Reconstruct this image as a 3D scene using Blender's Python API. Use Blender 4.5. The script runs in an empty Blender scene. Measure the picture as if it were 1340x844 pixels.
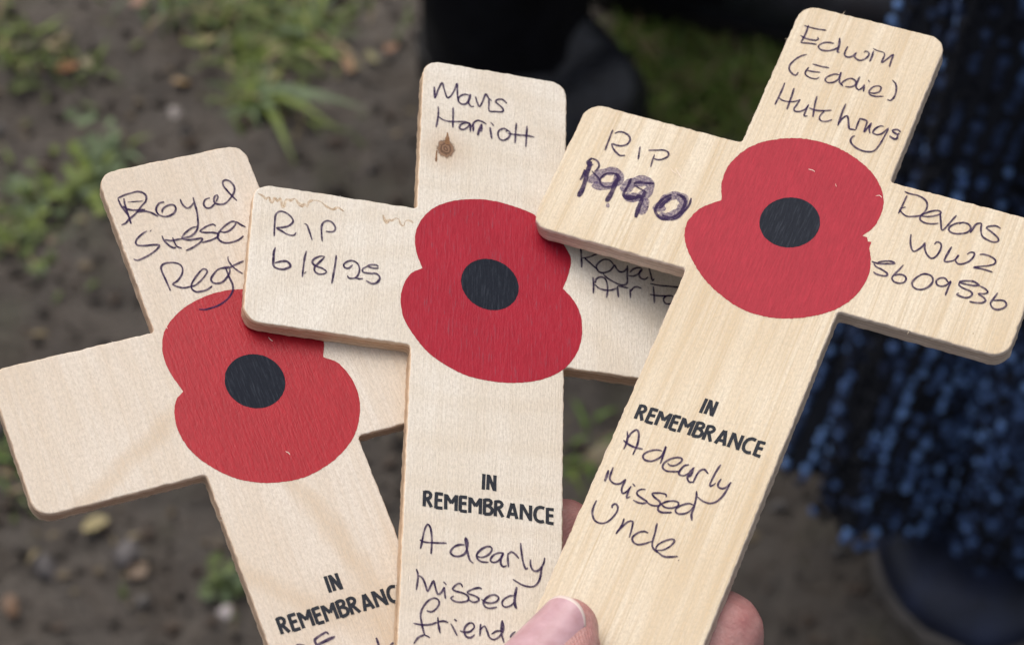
# Three wooden remembrance crosses held in a hand above a muddy, grassy ground.
import bpy, bmesh, math, random, json
from mathutils import Vector, Matrix, noise, Euler
from mathutils.bvhtree import BVHTree

D = json.loads(r'''{"1":[[1,-10.46,36.59,-10.4,35.43,-10.17,34.38,-9.85,33.16,-9.85,31.61],
[1,-9.53,36.36,-9.73,35.09,-9.79,33.8,-9.82,32.58,-9.89,31.62],
[1,-10.46,36.59,-9.22,36.91,-8.04,37.02,-7.04,37.04,-6.31,36.64,-5.97,35.9,-6.34,35.0,-7.18,34.38,-7.98,33.68,-8.9,33.01,-9.85,32.5,-10.68,31.89,-11.4,31.75],
[0.6,-9.16,35.53,-8.0,35.36,-6.79,35.16],
[1,-10.1,35.02,-9.62,34.33,-8.49,33.84,-6.87,33.57],
[1,-8.34,33.44,-7.1,33.3,-6.25,32.84,-5.71,32.3,-5.29,31.86],
[1,-3.52,34.19,-4.41,34.11,-5.17,33.31,-5.2,32.34,-4.62,31.7,-3.69,31.5,-2.64,31.86,-2.12,32.56,-2.19,33.2,-2.76,33.46,-3.52,33.32,-4.23,32.92,-4.49,32.32],
[1,-0.9,34.08,-0.87,33.08,-0.36,32.21,0.34,32.37,0.94,32.88],
[1,1.21,33.89,1.07,32.6,0.94,31.14,0.62,29.74,0.21,28.53,-0.42,27.7,-1.4,27.13,-2.27,27.11,-2.92,27.1,-2.54,27.58,-1.63,28.17,-0.64,28.58,0.08,28.56],
[1,3.81,33.17,2.97,33.04,2.45,32.26,2.62,31.56,3.29,31.39,4.28,31.97],
[1,5.15,33.46,4.72,33.28,4.29,32.64,4.31,32.05,4.96,31.61,5.83,31.59,6.73,32.12,7.92,33.24,8.29,34.32,7.97,35.32,7.39,35.75,6.82,35.6,6.65,34.89,6.91,33.91,7.37,32.71,7.87,31.59],
[1,5.15,33.46,5.09,32.94,4.52,32.25],
[1.3,-7.31,29.67,-7.22,29.54],
[1,-7.86,29.73,-8.85,29.33,-9.83,28.68,-10.24,28.05,-9.99,27.54,-8.95,27.24,-7.59,27.06,-6.77,26.77,-7.31,26.18,-8.5,25.59,-9.91,25.14,-10.94,25.0,-11.46,25.38],
[1,-5.83,28.33,-5.77,27.42,-5.36,26.5,-4.81,25.8,-4.33,25.75],
[1,-4.28,27.61,-4.29,26.72,-4.14,25.87,-3.52,25.39],
[1,-5.59,27.53,-4.73,27.11,-3.61,27.07,-2.91,27.02],
[1,-2.91,27.02,-2.06,26.57,-0.95,26.45,0.16,26.34,0.04,25.96,-0.69,25.49,-1.85,25.05,-3.01,24.77],
[1,2.98,27.92,2.77,28.36,1.81,28.3,0.83,27.97,0.28,27.61,1.01,27.22,2.21,26.92,2.92,26.46,2.61,25.97,1.5,25.67,-0.04,25.57],
[1,3.34,26.85,4.09,26.5,5.02,26.68,6.04,27.33,6.39,27.9,5.81,28.13,4.82,27.8,3.55,27.04,2.78,26.25,2.68,25.54,3.1,24.86,3.99,24.51,5.31,24.55,6.3,24.88,6.76,25.17],
[1,6.48,27.96,6.97,27.26,7.62,26.61],
[1,-7.63,18.5,-7.73,20.36,-7.85,22.15,-7.68,22.99,-7.02,23.39,-5.78,23.27,-4.82,22.75,-4.54,21.87,-5.04,20.79,-6.03,19.92,-6.94,19.52,-6.24,18.86,-5.39,18.45,-4.33,18.45],
[1,-4.33,18.45,-3.53,18.48,-2.32,19.13,-1.25,19.99,-0.92,20.55,-1.28,20.96,-1.93,20.72,-3.09,19.81,-4.07,18.78,-4.28,17.95,-3.79,17.3,-2.83,17.18,-1.95,17.27,-1.03,17.68],
[1,2.74,20.34,1.83,20.41,0.78,20.27,-0.36,19.44,-0.87,18.76,-0.54,18.07,0.4,17.88,1.41,18.34,2.36,19.23,2.73,20.1],
[1,2.07,20.27,2.09,18.65,2.17,17.18,1.88,16.13,1.07,15.22,-0.02,14.54,-1.32,14.08,-2.64,13.94,-3.5,13.93,-4.39,14.21],
[1,3.15,22.18,2.93,21.51,3.23,20.3,3.77,19.35,4.37,18.58],
[1,1.25,20.4,2.47,20.17,3.86,20.46,5.26,20.76],
[1.3,-3.48,-42.17,-4.41,-42.46,-5.5,-42.84,-5.58,-43.45,-5.53,-43.89],
[1.3,-3.48,-42.17,-3.25,-42.66],
[1.4,-5.49,-43.76,-3.97,-43.51,-2.45,-43.26],
[1.3,-8.43,-42.88,-7.87,-43.02,-7.18,-43.37],
[1.3,3.4,-45.21,3.36,-46.41,3.3,-46.96],
[1.3,5.62,-46.66,4.93,-47.02]],"2":[[1.3,-10.5,36.96,-10.41,35.74,-10.3,34.62],
[1,-10.3,34.62,-10.1,35.27,-9.78,36.58,-9.2,38.03,-8.83,36.95,-8.41,35.61,-8.13,35.14,-7.53,35.79,-6.98,37.14,-6.61,38.38,-6.53,36.88,-6.41,35.48,-6.17,34.74],
[1,-4.44,36.41,-5.18,36.48,-5.91,36.03,-6.31,35.33,-6.17,34.65,-5.49,34.34,-4.84,34.74,-4.35,35.72,-4.27,36.63,-4.56,35.5,-4.46,34.64,-4.01,34.2,-3.57,34.38],
[1,-3.4,36.44,-3.07,35.27,-2.65,34.47,-2.19,35.45,-1.63,37.24,-1.17,36.54,-0.56,36.04],
[1,-1.1,36.55,-1.02,35.33,-0.93,33.93,0.08,33.99,1.27,34.19,1.43,34.75,0.79,35.42,0.11,36.0,0.47,36.55,1.36,36.69,2.05,36.03],
[1,-9.69,33.07,-9.61,31.85,-9.71,30.26,-9.92,28.82],
[1,-7.16,33.39,-7.11,31.82,-7.07,29.21],
[1,-9.51,31.0,-8.84,30.57,-7.8,30.43,-6.49,30.63,-5.02,30.87,-4.13,30.66],
[1,-4.13,30.75,-5.02,30.66,-5.81,30.07,-5.89,29.35,-5.27,29.25,-4.55,29.88,-4.13,30.57,-4.08,29.01],
[1.3,-3.62,30.76,-3.57,29.2],
[1,-3.82,30.02,-3.55,30.95,-2.9,31.6,-2.09,31.5,-1.34,31.12],
[1.5,-2.15,31.05,-2.49,29.93,-2.82,28.56],
[1,-2.71,29.89,-2.18,29.47,-2.14,30.88],
[1,-0.7,30.64,-0.59,29.61,-0.38,28.34],
[1,-0.68,31.69,-0.07,31.02],
[1,2.46,30.55,1.63,30.83,0.83,30.24,0.66,29.33,1.09,28.45,1.83,28.51,2.56,29.26,2.76,30.09,2.38,30.54,1.94,30.28],
[1,2.32,29.97,3.66,29.97,5.44,30.14,6.93,30.13],
[1,3.76,32.36,3.68,30.41,3.62,28.21],
[1,5.63,32.11,5.56,30.07,5.48,27.79],
[1,-35.31,2.8,-35.39,4.65,-35.38,6.61,-35.08,7.32,-34.48,7.68,-33.56,7.44,-32.75,6.77,-32.5,6.0,-33.14,5.15,-34.08,4.7,-35.03,4.39,-34.17,3.98,-33.17,3.51,-32.2,3.53,-31.89,4.15],
[1,-30.69,6.0,-30.26,5.88,-29.77,4.7,-29.24,3.17],
[1,-27.6,3.22,-27.79,4.57,-27.87,6.02,-27.53,6.9,-26.85,7.27,-26.14,6.99,-25.65,6.18,-25.78,5.5,-26.46,5.22,-27.13,5.21],
[1.2,-35.0,0.76,-35.17,-0.32,-35.14,-1.59,-35.04,-2.69,-34.33,-3.08,-33.37,-3.01,-32.51,-2.49,-32.4,-2.07,-32.92,-1.52,-33.74,-1.58,-34.87,-2.11],
[1,-30.02,1.01,-30.23,-0.4,-30.33,-2.18,-30.39,-3.95],
[0.6,-29.81,-2.81,-30.13,-3.27],
[1,-27.03,0.49,-27.79,0.39,-28.72,-0.29,-28.96,-0.98,-28.37,-1.52,-27.25,-1.8,-26.6,-2.33,-27.19,-2.83,-28.01,-2.89,-28.52,-2.42,-28.5,-1.7,-27.86,-0.78,-27.03,0.41],
[1,-25.19,1.06,-25.3,-0.81,-25.47,-2.61,-25.65,-4.32],
[1,-22.49,-0.25,-23.07,-1.0,-23.7,-1.03,-23.93,-0.51,-23.41,0.15,-22.6,0.49,-21.74,0.12,-21.35,-0.78,-21.5,-1.93,-22.02,-2.66,-22.98,-2.83,-23.21,-2.39],
[1,-22.02,-2.58,-21.32,-2.7,-20.7,-2.51],
[1,-18.3,-0.16,-19.21,-0.32,-20.06,-0.07,-19.51,0.27,-18.68,0.34,-18.32,0.08],
[1,-20.06,-0.07,-20.86,-0.77,-20.76,-1.32,-19.71,-1.38,-18.6,-1.26,-18.01,-1.88,-18.39,-2.83,-19.21,-3.21,-20.2,-2.83],
[1,15.07,9.65,15.23,7.85,15.26,5.86],
[1,14.99,10.81,16.46,11.41,17.78,10.81,18.01,9.18,17.35,8.64,16.47,8.07,15.3,7.69],
[1,15.74,7.77,16.76,6.96,17.94,5.92],
[1,20.72,7.41,19.99,8.11,18.96,8.05,18.08,7.19,17.76,6.39,18.23,5.56,19.11,5.55,20.13,6.14,20.65,6.98,20.87,7.35,21.16,6.74,21.75,6.18,22.48,6.39,22.93,7.05],
[1,23.05,7.65,23.04,5.74,22.99,4.24,22.47,3.79,21.59,3.75,20.28,4.26,19.4,4.77,18.89,5.34],
[1,23.21,5.69,24.1,5.76,24.98,6.41,25.58,7.35,24.99,7.55,24.1,7.12,23.44,6.31],
[1,25.43,7.32,25.06,6.43,25.27,5.63,26.01,5.46,26.6,6.03],
[1,26.71,9.56,26.77,7.98,27.05,6.61,27.33,5.41,27.63,5.88],
[1,17.18,4.38,17.29,2.92,17.22,1.27],
[1,17.58,3.3,17.79,4.16,18.52,4.65,19.25,4.42,19.62,3.32,19.66,2.02,19.47,0.84],
[1,17.5,3.04,18.23,2.43,19.25,2.27,20.27,2.42,21.15,2.93],
[1,21.33,3.29,21.41,2.32,21.51,1.27],
[1,21.3,3.37,22.03,3.41,23.2,3.29],
[1,23.49,3.17,23.56,1.46],
[1,23.56,2.69,24.08,3.52,24.67,3.82,25.48,3.6],
[1,26.95,4.79,28.57,4.74,30.05,4.86,32.12,4.94],
[1,27.46,4.38,27.59,2.58,27.6,1.19],
[1,26.85,2.7,28.25,2.73,29.73,2.95,30.61,3.14],
[1,30.61,3.19,29.73,2.95,29.2,2.29,29.41,1.58,30.0,1.44,30.74,1.81,31.2,2.55,30.61,3.19],
[1,-9.62,-48.26,-9.41,-46.87,-9.14,-45.1,-8.69,-44.03,-8.23,-44.54,-7.98,-45.95,-7.92,-47.52,-7.98,-48.88],
[1,-9.81,-46.78,-9.13,-47.04,-7.67,-46.98,-5.62,-46.76],
[1,-2.88,-46.67,-3.68,-46.75,-4.6,-47.34,-5.0,-48.18,-4.56,-48.69,-3.63,-48.66,-2.84,-48.17,-2.53,-47.48,-2.36,-46.3,-2.76,-45.42,-2.69,-46.49,-2.31,-48.02,-1.95,-49.12,-1.4,-49.5],
[1,-0.9,-48.25,-0.16,-48.37,0.76,-47.88,1.41,-46.93,1.2,-46.45,0.59,-46.46,-0.33,-47.1,-0.91,-47.97,-0.82,-48.67,-0.15,-49.08,0.92,-49.03],
[1,3.25,-47.16,2.38,-47.28,1.46,-47.98,1.24,-48.73,1.75,-48.94,2.54,-48.48,3.19,-47.24,2.87,-48.14,2.82,-49.01,3.24,-49.45,3.77,-49.17],
[1,3.93,-47.06,3.91,-48.14,4.04,-49.39],
[1,3.93,-47.28,4.46,-46.8,5.07,-47.12,5.62,-47.76],
[1,5.85,-45.13,6.01,-46.56,6.3,-48.24,6.73,-49.33,7.06,-49.07],
[1,7.44,-47.65,7.45,-48.51,7.8,-49.33,8.41,-49.5,9.01,-49.02,9.54,-47.94,9.66,-47.06],
[1,9.28,-48.55,9.09,-50.01,8.77,-51.2,8.11,-52.0,7.18,-52.2,6.1,-51.99,4.75,-51.32],
[1,-10.13,-51.63,-9.83,-52.58,-9.86,-53.71,-10.0,-55.07],
[1,-9.76,-52.71,-9.23,-52.92,-8.73,-53.84,-8.29,-55.05,-7.81,-54.0,-7.44,-53.24,-7.14,-54.19,-6.71,-55.32,-6.19,-54.97,-5.76,-54.0],
[1,-5.76,-54.0,-5.66,-55.11,-5.5,-55.93],
[1,-5.92,-53.18,-5.45,-53.61],
[1,-3.0,-53.7,-3.14,-53.25,-3.61,-53.14,-4.19,-53.65,-4.48,-54.18,-3.97,-54.46,-2.77,-54.65,-2.03,-55.12,-2.14,-55.76,-3.12,-56.15,-4.18,-56.11,-4.72,-55.69,-4.27,-55.28],
[1,-0.08,-53.65,-0.29,-53.4,-1.21,-53.67,-2.12,-54.28,-2.04,-54.62,-1.18,-54.79,-0.44,-55.18,-0.62,-55.7,-1.41,-55.88,-2.08,-55.47],
[1,0.0,-55.25,0.61,-55.66,1.54,-55.65,2.32,-55.29,2.64,-54.68,2.17,-54.28,1.37,-54.43,0.59,-55.1,0.28,-55.84,0.63,-56.43,1.42,-56.53,2.41,-56.19],
[1,5.03,-53.94,4.17,-54.2,3.38,-54.87,3.16,-55.6,3.6,-56.03,4.46,-55.71,5.05,-55.07],
[1.3,5.4,-52.47,5.16,-53.92,5.12,-55.2,5.4,-56.08],
[1,-8.31,-58.19,-7.65,-58.31,-7.01,-57.88,-6.46,-56.9,-6.61,-56.22,-7.21,-56.02,-8.11,-56.56,-8.91,-57.79,-9.2,-58.94,-9.02,-60.16,-8.72,-61.36,-8.45,-62.16],
[1,-10.25,-60.49,-8.88,-60.56,-7.58,-60.32,-6.68,-59.85],
[1,-6.58,-59.01,-6.48,-60.1,-6.32,-60.91,-6.13,-61.58],
[1.3,-6.48,-59.96,-6.24,-61.18],
[1,-6.42,-59.75,-5.65,-59.51,-4.98,-59.7],
[1,-4.59,-59.79,-4.1,-60.62,-3.55,-61.66],
[1,-4.09,-59.03,-3.68,-59.32],
[1,-8.49,-62.09,-9.45,-62.7,-10.05,-63.74],
[1,-8.49,-62.09,-7.63,-62.46],
[1,-3.14,-60.76,-2.55,-60.89,-1.64,-60.7,-1.0,-59.92,-1.21,-59.33,-1.74,-59.33,-2.38,-60.03,-2.49,-60.81,-2.2,-61.54,-1.54,-61.68,-0.9,-61.09],
[1,-0.03,-59.24,-0.11,-61.2],
[1,-0.07,-60.22,0.57,-59.51,0.99,-60.36,1.4,-61.28,2.07,-61.49,2.85,-60.95,3.16,-60.35],
[1,3.22,-60.0,2.43,-60.1,1.65,-60.69],
[1,3.25,-58.25,3.15,-59.52,3.24,-60.62,3.59,-61.82],
[1,3.25,-58.25,3.5,-59.2,3.36,-60.33],
[1,5.34,-59.79,4.88,-60.2,4.5,-60.87]],"3":[[1,-10.87,38.47,-9.86,38.4,-8.64,38.4,-7.04,38.58],
[1,-10.21,38.77,-10.09,36.89,-10.22,34.84],
[1,-10.8,36.29,-9.93,35.98,-8.86,35.94,-7.99,36.06,-7.69,36.5,-8.01,36.78],
[1,-10.22,34.84,-9.03,35.12,-7.57,35.29],
[1,-4.91,36.32,-5.8,36.29,-6.71,35.85,-7.18,35.03,-6.61,34.45,-5.5,34.52,-4.5,35.12,-4.03,35.74],
[1.2,-4.36,37.74,-4.0,36.32,-3.81,34.86,-3.43,34.83],
[1,-2.53,36.41,-2.59,35.25,-2.43,34.54,-1.81,34.26,-1.08,34.78,-0.77,35.63,-0.76,34.69,0.15,34.22,0.9,34.65,1.35,35.55,1.19,36.25,0.63,36.36,0.45,36.02],
[1,1.82,36.83,1.95,35.55,1.92,34.5],
[0.6,1.61,37.24,2.36,37.0],
[0.7,1.65,37.29,2.46,37.08,3.52,37.03],
[1,3.52,37.03,3.83,36.56,3.86,34.87,4.4,35.71,5.15,37.07,5.24,35.88,5.35,34.41],
[1,-8.44,32.84,-9.38,32.07,-10.14,30.78,-10.4,29.57,-9.9,28.59,-8.82,28.09,-8.59,28.91],
[1,-6.9,31.2,-5.44,31.14,-3.99,31.26],
[1,-7.28,30.36,-7.45,29.56,-7.36,28.84,-6.45,28.37,-5.28,28.46,-4.99,28.93],
[1,-7.25,29.62,-6.17,29.74,-5.11,29.93],
[1,-1.89,30.38,-2.76,30.29,-3.67,29.44,-3.84,28.64,-3.13,28.3,-2.24,28.77,-1.8,29.66,-1.86,30.95,-1.67,29.7,-1.38,28.86,-0.61,28.36],
[1,-0.61,28.36,-1.05,28.78,-0.61,29.67,0.08,30.26,0.9,30.05,1.22,29.31,0.65,28.57,-0.32,28.36],
[1,1.38,31.05,1.31,29.71,1.46,28.83,2.05,28.37,2.45,28.96,2.63,29.76],
[1,2.68,29.59,2.9,28.27],
[1,2.88,30.78,3.29,30.44],
[1,3.84,28.42,4.7,28.51,5.39,29.1,5.41,29.94,4.9,30.15,4.15,29.73,3.76,28.67,4.11,28.04,5.03,27.96,6.36,28.39],
[1,6.65,32.01,7.46,31.34,7.91,30.18,8.03,28.92,7.7,27.89,7.09,27.97],
[1,-9.99,26.11,-9.94,24.06,-10.03,21.34],
[1,-8.15,25.57,-7.98,23.38,-7.83,21.02],
[1,-9.93,22.95,-9.12,22.56,-7.95,22.65,-7.04,23.04,-6.42,23.61],
[1,-6.42,23.61,-6.64,22.33,-6.76,21.37,-6.21,21.08,-5.33,21.55,-4.86,22.34,-4.75,23.12],
[1,-4.79,23.01,-4.82,21.8,-4.72,20.64,-4.18,20.81],
[1,-4.03,25.11,-3.82,23.42,-3.29,20.82],
[1,-4.43,22.39,-3.21,22.32,-1.85,22.66,-0.81,23.09],
[0.9,-1.84,22.64,-2.23,21.62,-2.14,20.82,-1.64,20.52,-1.07,20.61,-0.52,20.93,-0.13,21.32],
[1,0.97,25.04,0.96,23.1,1.14,20.4],
[1,1.15,20.59,1.35,21.94,1.96,22.78,2.58,21.6,3.1,20.48,3.88,20.55],
[1,4.18,20.59,4.1,21.48,4.09,22.85],
[1,3.09,20.33,3.72,20.44,4.21,20.51],
[1,3.99,22.91,5.29,22.78,5.48,21.74,5.6,20.5,5.86,21.5,6.15,22.6,6.18,21.42,6.61,20.55],
[1,8.29,22.55,7.73,22.5,7.11,21.71,6.98,20.85,7.61,20.64,8.36,21.02,8.8,21.89,9.1,22.54],
[1,9.15,22.37,8.97,20.49,8.72,18.6,8.25,17.37,7.09,16.9,5.74,17.01,4.52,17.61,4.02,18.36,4.16,19.13,4.46,19.32],
[1.2,11.22,22.31,10.59,22.65,9.96,22.36,10.0,22.01,10.89,21.75,11.07,22.08],
[1.2,10.89,21.75,11.06,20.99,10.66,20.68,9.74,21.02],
[1,-33.75,8.38,-33.65,6.75,-33.44,4.06],
[1,-33.19,7.73,-32.71,8.25,-31.85,8.4,-30.79,8.04,-30.27,7.29,-30.43,6.32,-31.13,5.76,-31.98,5.6,-32.83,5.63,-32.28,4.8,-31.42,4.17,-30.69,3.85,-29.89,4.15],
[1,-28.22,6.57,-27.91,5.3,-27.58,4.04],
[1,-26.62,6.27,-25.42,6.69,-24.2,7.08,-23.37,6.86,-23.16,6.11,-23.71,5.38,-24.45,4.96,-25.22,4.99],
[1,-25.36,5.76,-25.27,4.52,-25.07,3.22],
[2.6,-34.2,-5.95,-34.13,-4.4,-34.3,-2.66,-34.63,-0.68,-34.77,0.64,-34.96,1.3],
[1.5,-34.91,1.96,-35.36,0.99,-34.77,0.45,-34.23,0.81],
[1.5,-35.19,-0.59,-35.01,-1.62,-35.17,-2.76],
[1,-34.88,1.88,-33.97,1.71,-33.25,0.95,-33.3,0.02,-33.55,-0.51],
[1,-34.02,-0.48,-33.03,-1.07,-32.2,-1.61,-31.56,-2.49,-30.7,-2.75,-29.79,-2.36,-29.4,-1.42,-29.51,-0.38,-29.93,0.12,-30.76,0.12,-31.64,-0.35,-32.06,-1.21,-32.01,-1.91],
[2.2,-30.09,0.34,-29.31,-0.31,-29.06,-1.13],
[2.6,-29.38,-0.51,-29.41,-1.79,-29.32,-3.55,-29.47,-5.48],
[1.5,-27.3,0.16,-27.28,-1.45,-27.39,-3.1,-26.68,-3.77,-25.49,-3.74],
[1.6,-26.53,-0.67,-25.82,-0.17,-24.56,0.06,-23.31,0.34],
[1,-26.34,-0.97,-25.23,-1.32,-24.24,-1.54],
[2.4,-24.24,-1.54,-24.24,-2.7,-25.27,-2.77],
[2.4,-24.15,-2.94,-24.08,-4.7,-23.85,-6.84],
[1.2,-22.81,-4.28,-22.62,-4.4],
[2.2,-27.0,-3.33,-25.95,-3.35,-24.82,-3.16],
[1.6,-19.9,-0.82,-20.93,-2.04,-21.39,-3.97,-21.09,-4.94,-20.01,-5.65,-18.7,-5.57],
[1.6,-19.92,-5.09,-18.56,-5.17,-17.68,-4.35,-17.17,-2.95,-17.3,-1.39,-18.19,-0.62,-19.1,-0.56],
[1.8,-20.8,-3.96,-20.42,-2.59,-19.72,-1.29],
[1.2,-16.61,-0.46,-16.48,-2.01,-16.86,-3.38,-17.37,-4.78,-18.25,-5.6],
[1,16.05,10.71,15.96,9.01,15.84,6.96],
[1,15.41,11.38,16.12,11.18,17.67,11.24,18.93,10.86,19.62,10.03,19.72,8.84,19.23,7.72,18.26,7.17,17.22,6.88,16.39,7.23,15.83,7.65],
[1,15.89,8.11,16.55,8.5],
[1,19.53,7.64,20.59,7.9,21.67,8.52,22.16,9.2,21.65,9.47,20.77,9.1,19.87,8.37,19.3,7.48,19.5,6.85,20.31,6.56,21.4,6.69,22.39,7.14],
[1,22.03,9.16,22.52,7.84,23.28,6.09,23.75,6.85,24.17,8.21,24.62,9.48],
[1,26.06,8.48,25.19,8.11,24.34,7.22,24.3,6.43,24.98,6.05,26.05,6.23,27.13,6.84,27.48,7.74,26.92,8.42,25.92,8.47,25.51,7.96],
[1,27.64,6.94,27.96,8.61,28.38,9.09,28.78,9.14,29.03,8.09,29.5,7.04,30.26,6.6,31.44,6.39,32.18,6.72,32.08,7.29,30.94,8.03,29.79,8.6,30.08,9.04,31.07,9.45,31.91,9.21],
[1,18.93,3.81,19.24,2.53,19.77,1.33,20.35,0.84,20.93,1.46,21.37,2.29,21.51,2.94,21.75,1.98,22.52,0.87,23.36,0.46,23.89,0.98,24.17,2.1,24.11,3.19,23.74,3.67,23.19,3.66,23.01,3.09],
[1,25.68,3.54,25.48,2.19,25.36,0.78,25.71,0.56,26.55,1.0,27.03,1.68,27.16,2.4,27.0,1.33,27.6,0.76,28.46,1.13,29.18,1.96,29.48,3.0,29.32,3.54,28.72,3.43,28.4,2.9],
[1,30.24,3.49,30.85,3.74,32.0,3.64,32.9,3.18,32.9,2.5,32.11,1.9,31.14,1.45,30.07,0.88,31.55,1.03,33.09,0.95],
[1,14.68,-3.02,15.83,-3.07,16.99,-2.72,18.25,-2.27,17.62,-2.05,16.58,-2.34,15.63,-2.88],
[1,15.13,-3.3,15.63,-3.74,16.7,-3.98,17.69,-4.42,17.69,-4.87,16.91,-5.07,16.06,-5.04,15.55,-4.79],
[1,19.6,-2.08,19.24,-3.14,18.78,-4.31,18.66,-5.03,19.17,-5.53,20.02,-5.56,20.72,-5.11,20.75,-4.33,20.2,-3.92,19.51,-3.98,18.89,-4.44],
[1,22.93,-2.85,22.32,-3.56,21.9,-4.63,22.14,-5.39,22.88,-5.74,23.79,-5.52,24.52,-4.77,24.85,-3.82,24.67,-3.03,24.12,-2.62,23.29,-2.64,22.57,-3.02],
[1,27.18,-3.04,26.44,-2.44,25.68,-2.7,25.32,-3.32,25.66,-3.97,26.39,-4.06,27.07,-3.58,27.49,-2.69,27.47,-3.96,27.46,-5.47],
[1,31.94,-2.05,30.93,-2.38,29.31,-2.5,28.83,-2.32,29.79,-1.84,30.85,-1.65,31.91,-1.97],
[1,28.83,-2.32,28.9,-2.98,29.84,-3.34,30.86,-3.5,31.34,-3.93,31.06,-4.61,30.34,-4.93,29.11,-4.76,29.33,-4.35],
[1,31.96,-2.13,32.85,-2.33,33.48,-2.8,33.13,-3.25,32.19,-3.56,33.07,-3.94,33.63,-4.42,33.24,-4.97,32.24,-5.3,31.3,-5.36],
[1,34.96,-2.47,34.66,-3.74,34.45,-4.65,35.02,-5.37,35.73,-5.47,36.53,-4.95,36.87,-4.25,36.48,-3.64,35.72,-3.64,34.75,-4.05],
[1,-10.8,-44.22,-10.36,-45.18,-10.16,-46.23,-10.15,-47.35],
[1,-10.24,-45.3,-10.07,-44.29,-9.51,-43.53,-8.95,-44.06,-8.53,-45.52,-8.46,-46.61,-8.49,-47.81],
[1,-10.79,-45.89,-9.86,-46.29,-8.79,-46.48,-7.41,-46.4],
[1,-4.51,-45.72,-5.38,-45.83,-6.41,-46.46,-6.97,-47.36,-6.52,-48.0,-5.55,-47.98,-4.69,-47.29,-4.25,-46.42,-4.22,-44.83,-4.06,-46.36,-3.96,-47.91],
[1,-2.96,-47.4,-2.44,-47.69,-1.6,-47.33,-1.09,-46.44,-1.19,-46.0,-1.82,-45.99,-2.73,-46.54,-3.46,-47.57,-3.44,-48.36,-2.74,-48.74,-1.82,-48.58,-0.84,-48.24],
[1,0.23,-46.62,-0.43,-47.08,-0.77,-48.22,-0.59,-48.71,0.15,-48.65,0.62,-48.05],
[1,1.12,-46.78,0.77,-47.69,0.76,-48.79,1.26,-49.4,1.75,-49.23],
[1.4,1.05,-46.96,1.1,-48.2,0.83,-48.61],
[1,1.96,-47.4,1.89,-48.52,1.86,-49.39],
[1,1.92,-48.04,2.16,-47.01,2.71,-46.64,3.53,-47.17],
[1,4.75,-45.02,4.45,-46.85,4.38,-48.9,4.77,-48.85,5.11,-48.26],
[1,5.65,-47.29,5.5,-48.2,5.71,-48.76,6.42,-48.82,6.93,-48.33,7.26,-47.36],
[1,7.22,-47.61,7.06,-49.07,6.73,-50.42,6.13,-51.4,5.32,-51.83,4.2,-51.76,3.36,-51.36],
[1.4,-11.03,-51.5,-10.92,-52.49,-10.88,-53.49],
[1,-10.54,-50.78,-10.47,-52.02,-10.27,-52.89,-9.38,-53.37,-8.52,-53.07,-7.98,-52.1],
[1,-7.98,-52.1,-8.0,-53.67,-7.74,-54.36,-7.41,-54.48,-6.98,-53.79,-6.75,-52.93],
[1,-6.82,-53.11,-6.82,-54.2,-6.69,-55.08,-6.24,-54.62],
[1,-6.73,-52.45,-6.17,-52.8],
[1,-4.51,-52.77,-5.09,-52.9,-5.57,-53.45,-5.36,-54.0,-4.38,-54.36,-3.59,-54.63,-3.85,-55.03,-4.75,-55.22,-5.66,-55.04],
[1,-1.09,-52.99,-1.33,-52.53,-2.27,-52.62,-3.29,-53.05,-2.74,-53.56,-1.75,-53.99,-1.54,-54.54,-2.23,-54.9,-3.06,-54.91,-3.76,-54.54],
[1,-1.52,-54.22,-0.68,-54.63,0.35,-54.42,1.08,-53.78,0.93,-53.22,0.17,-53.2,-0.77,-53.65,-1.54,-54.54,-1.53,-55.31,-0.86,-55.61,0.61,-55.11],
[1,3.29,-52.9,2.58,-52.84,1.68,-53.39,1.03,-54.23,1.11,-54.82,1.73,-54.99,2.55,-54.62,3.13,-53.96,3.31,-53.13],
[1,2.88,-50.49,3.22,-51.61,3.47,-53.38,3.52,-54.44,3.96,-55.44],
[1,-10.85,-56.91,-10.88,-58.09,-10.63,-59.24,-9.83,-60.2,-8.87,-60.33,-8.07,-59.89,-7.5,-58.85,-7.23,-57.59,-7.49,-56.76,-7.99,-56.54,-8.28,-57.03,-8.09,-57.35],
[1,-5.8,-58.41,-5.71,-59.53,-6.01,-61.25],
[1,-5.97,-61.0,-5.51,-59.69,-5.04,-58.76,-4.39,-58.46,-4.09,-59.58,-3.89,-61.19],
[1,-1.49,-59.52,-2.14,-59.44,-2.92,-59.94,-3.45,-60.89,-3.19,-61.56,-2.33,-61.84,-1.39,-61.39,-0.52,-60.63],
[1,-0.81,-57.52,-0.54,-59.11,-0.3,-61.01,0.25,-61.73,0.93,-62.09],
[1,0.81,-61.76,1.63,-61.39,2.39,-60.52,2.7,-59.5,2.21,-59.29,1.24,-60.01,0.6,-60.85,0.55,-61.62,1.23,-62.14,2.15,-62.39,3.13,-62.11,4.06,-61.68],
[1,4.35,-62.26,4.47,-62.3]],"S3":[[5.0,-32.96,-2.76,-33.07,-1.72,-32.45,-0.61,-31.43,0.27,-30.22,0.66,-29.43,0.01,-29.2,-1.18,-29.78,-2.0,-30.76,-2.59,-32.0,-2.9,-32.83,-2.72],
[5.5,-27.25,-2.7,-27.31,-1.37,-26.72,-0.55,-25.38,0.25,-24.32,0.23,-23.75,-0.48,-23.85,-1.77,-24.41,-2.67,-25.28,-3.13,-26.35,-3.48,-27.12,-3.02],
[3.4,-23.43,-2.88,-23.28,-4.62,-23.33,-6.05],
[2.2,-29.11,-5.63,-28.87,-6.44],
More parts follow.
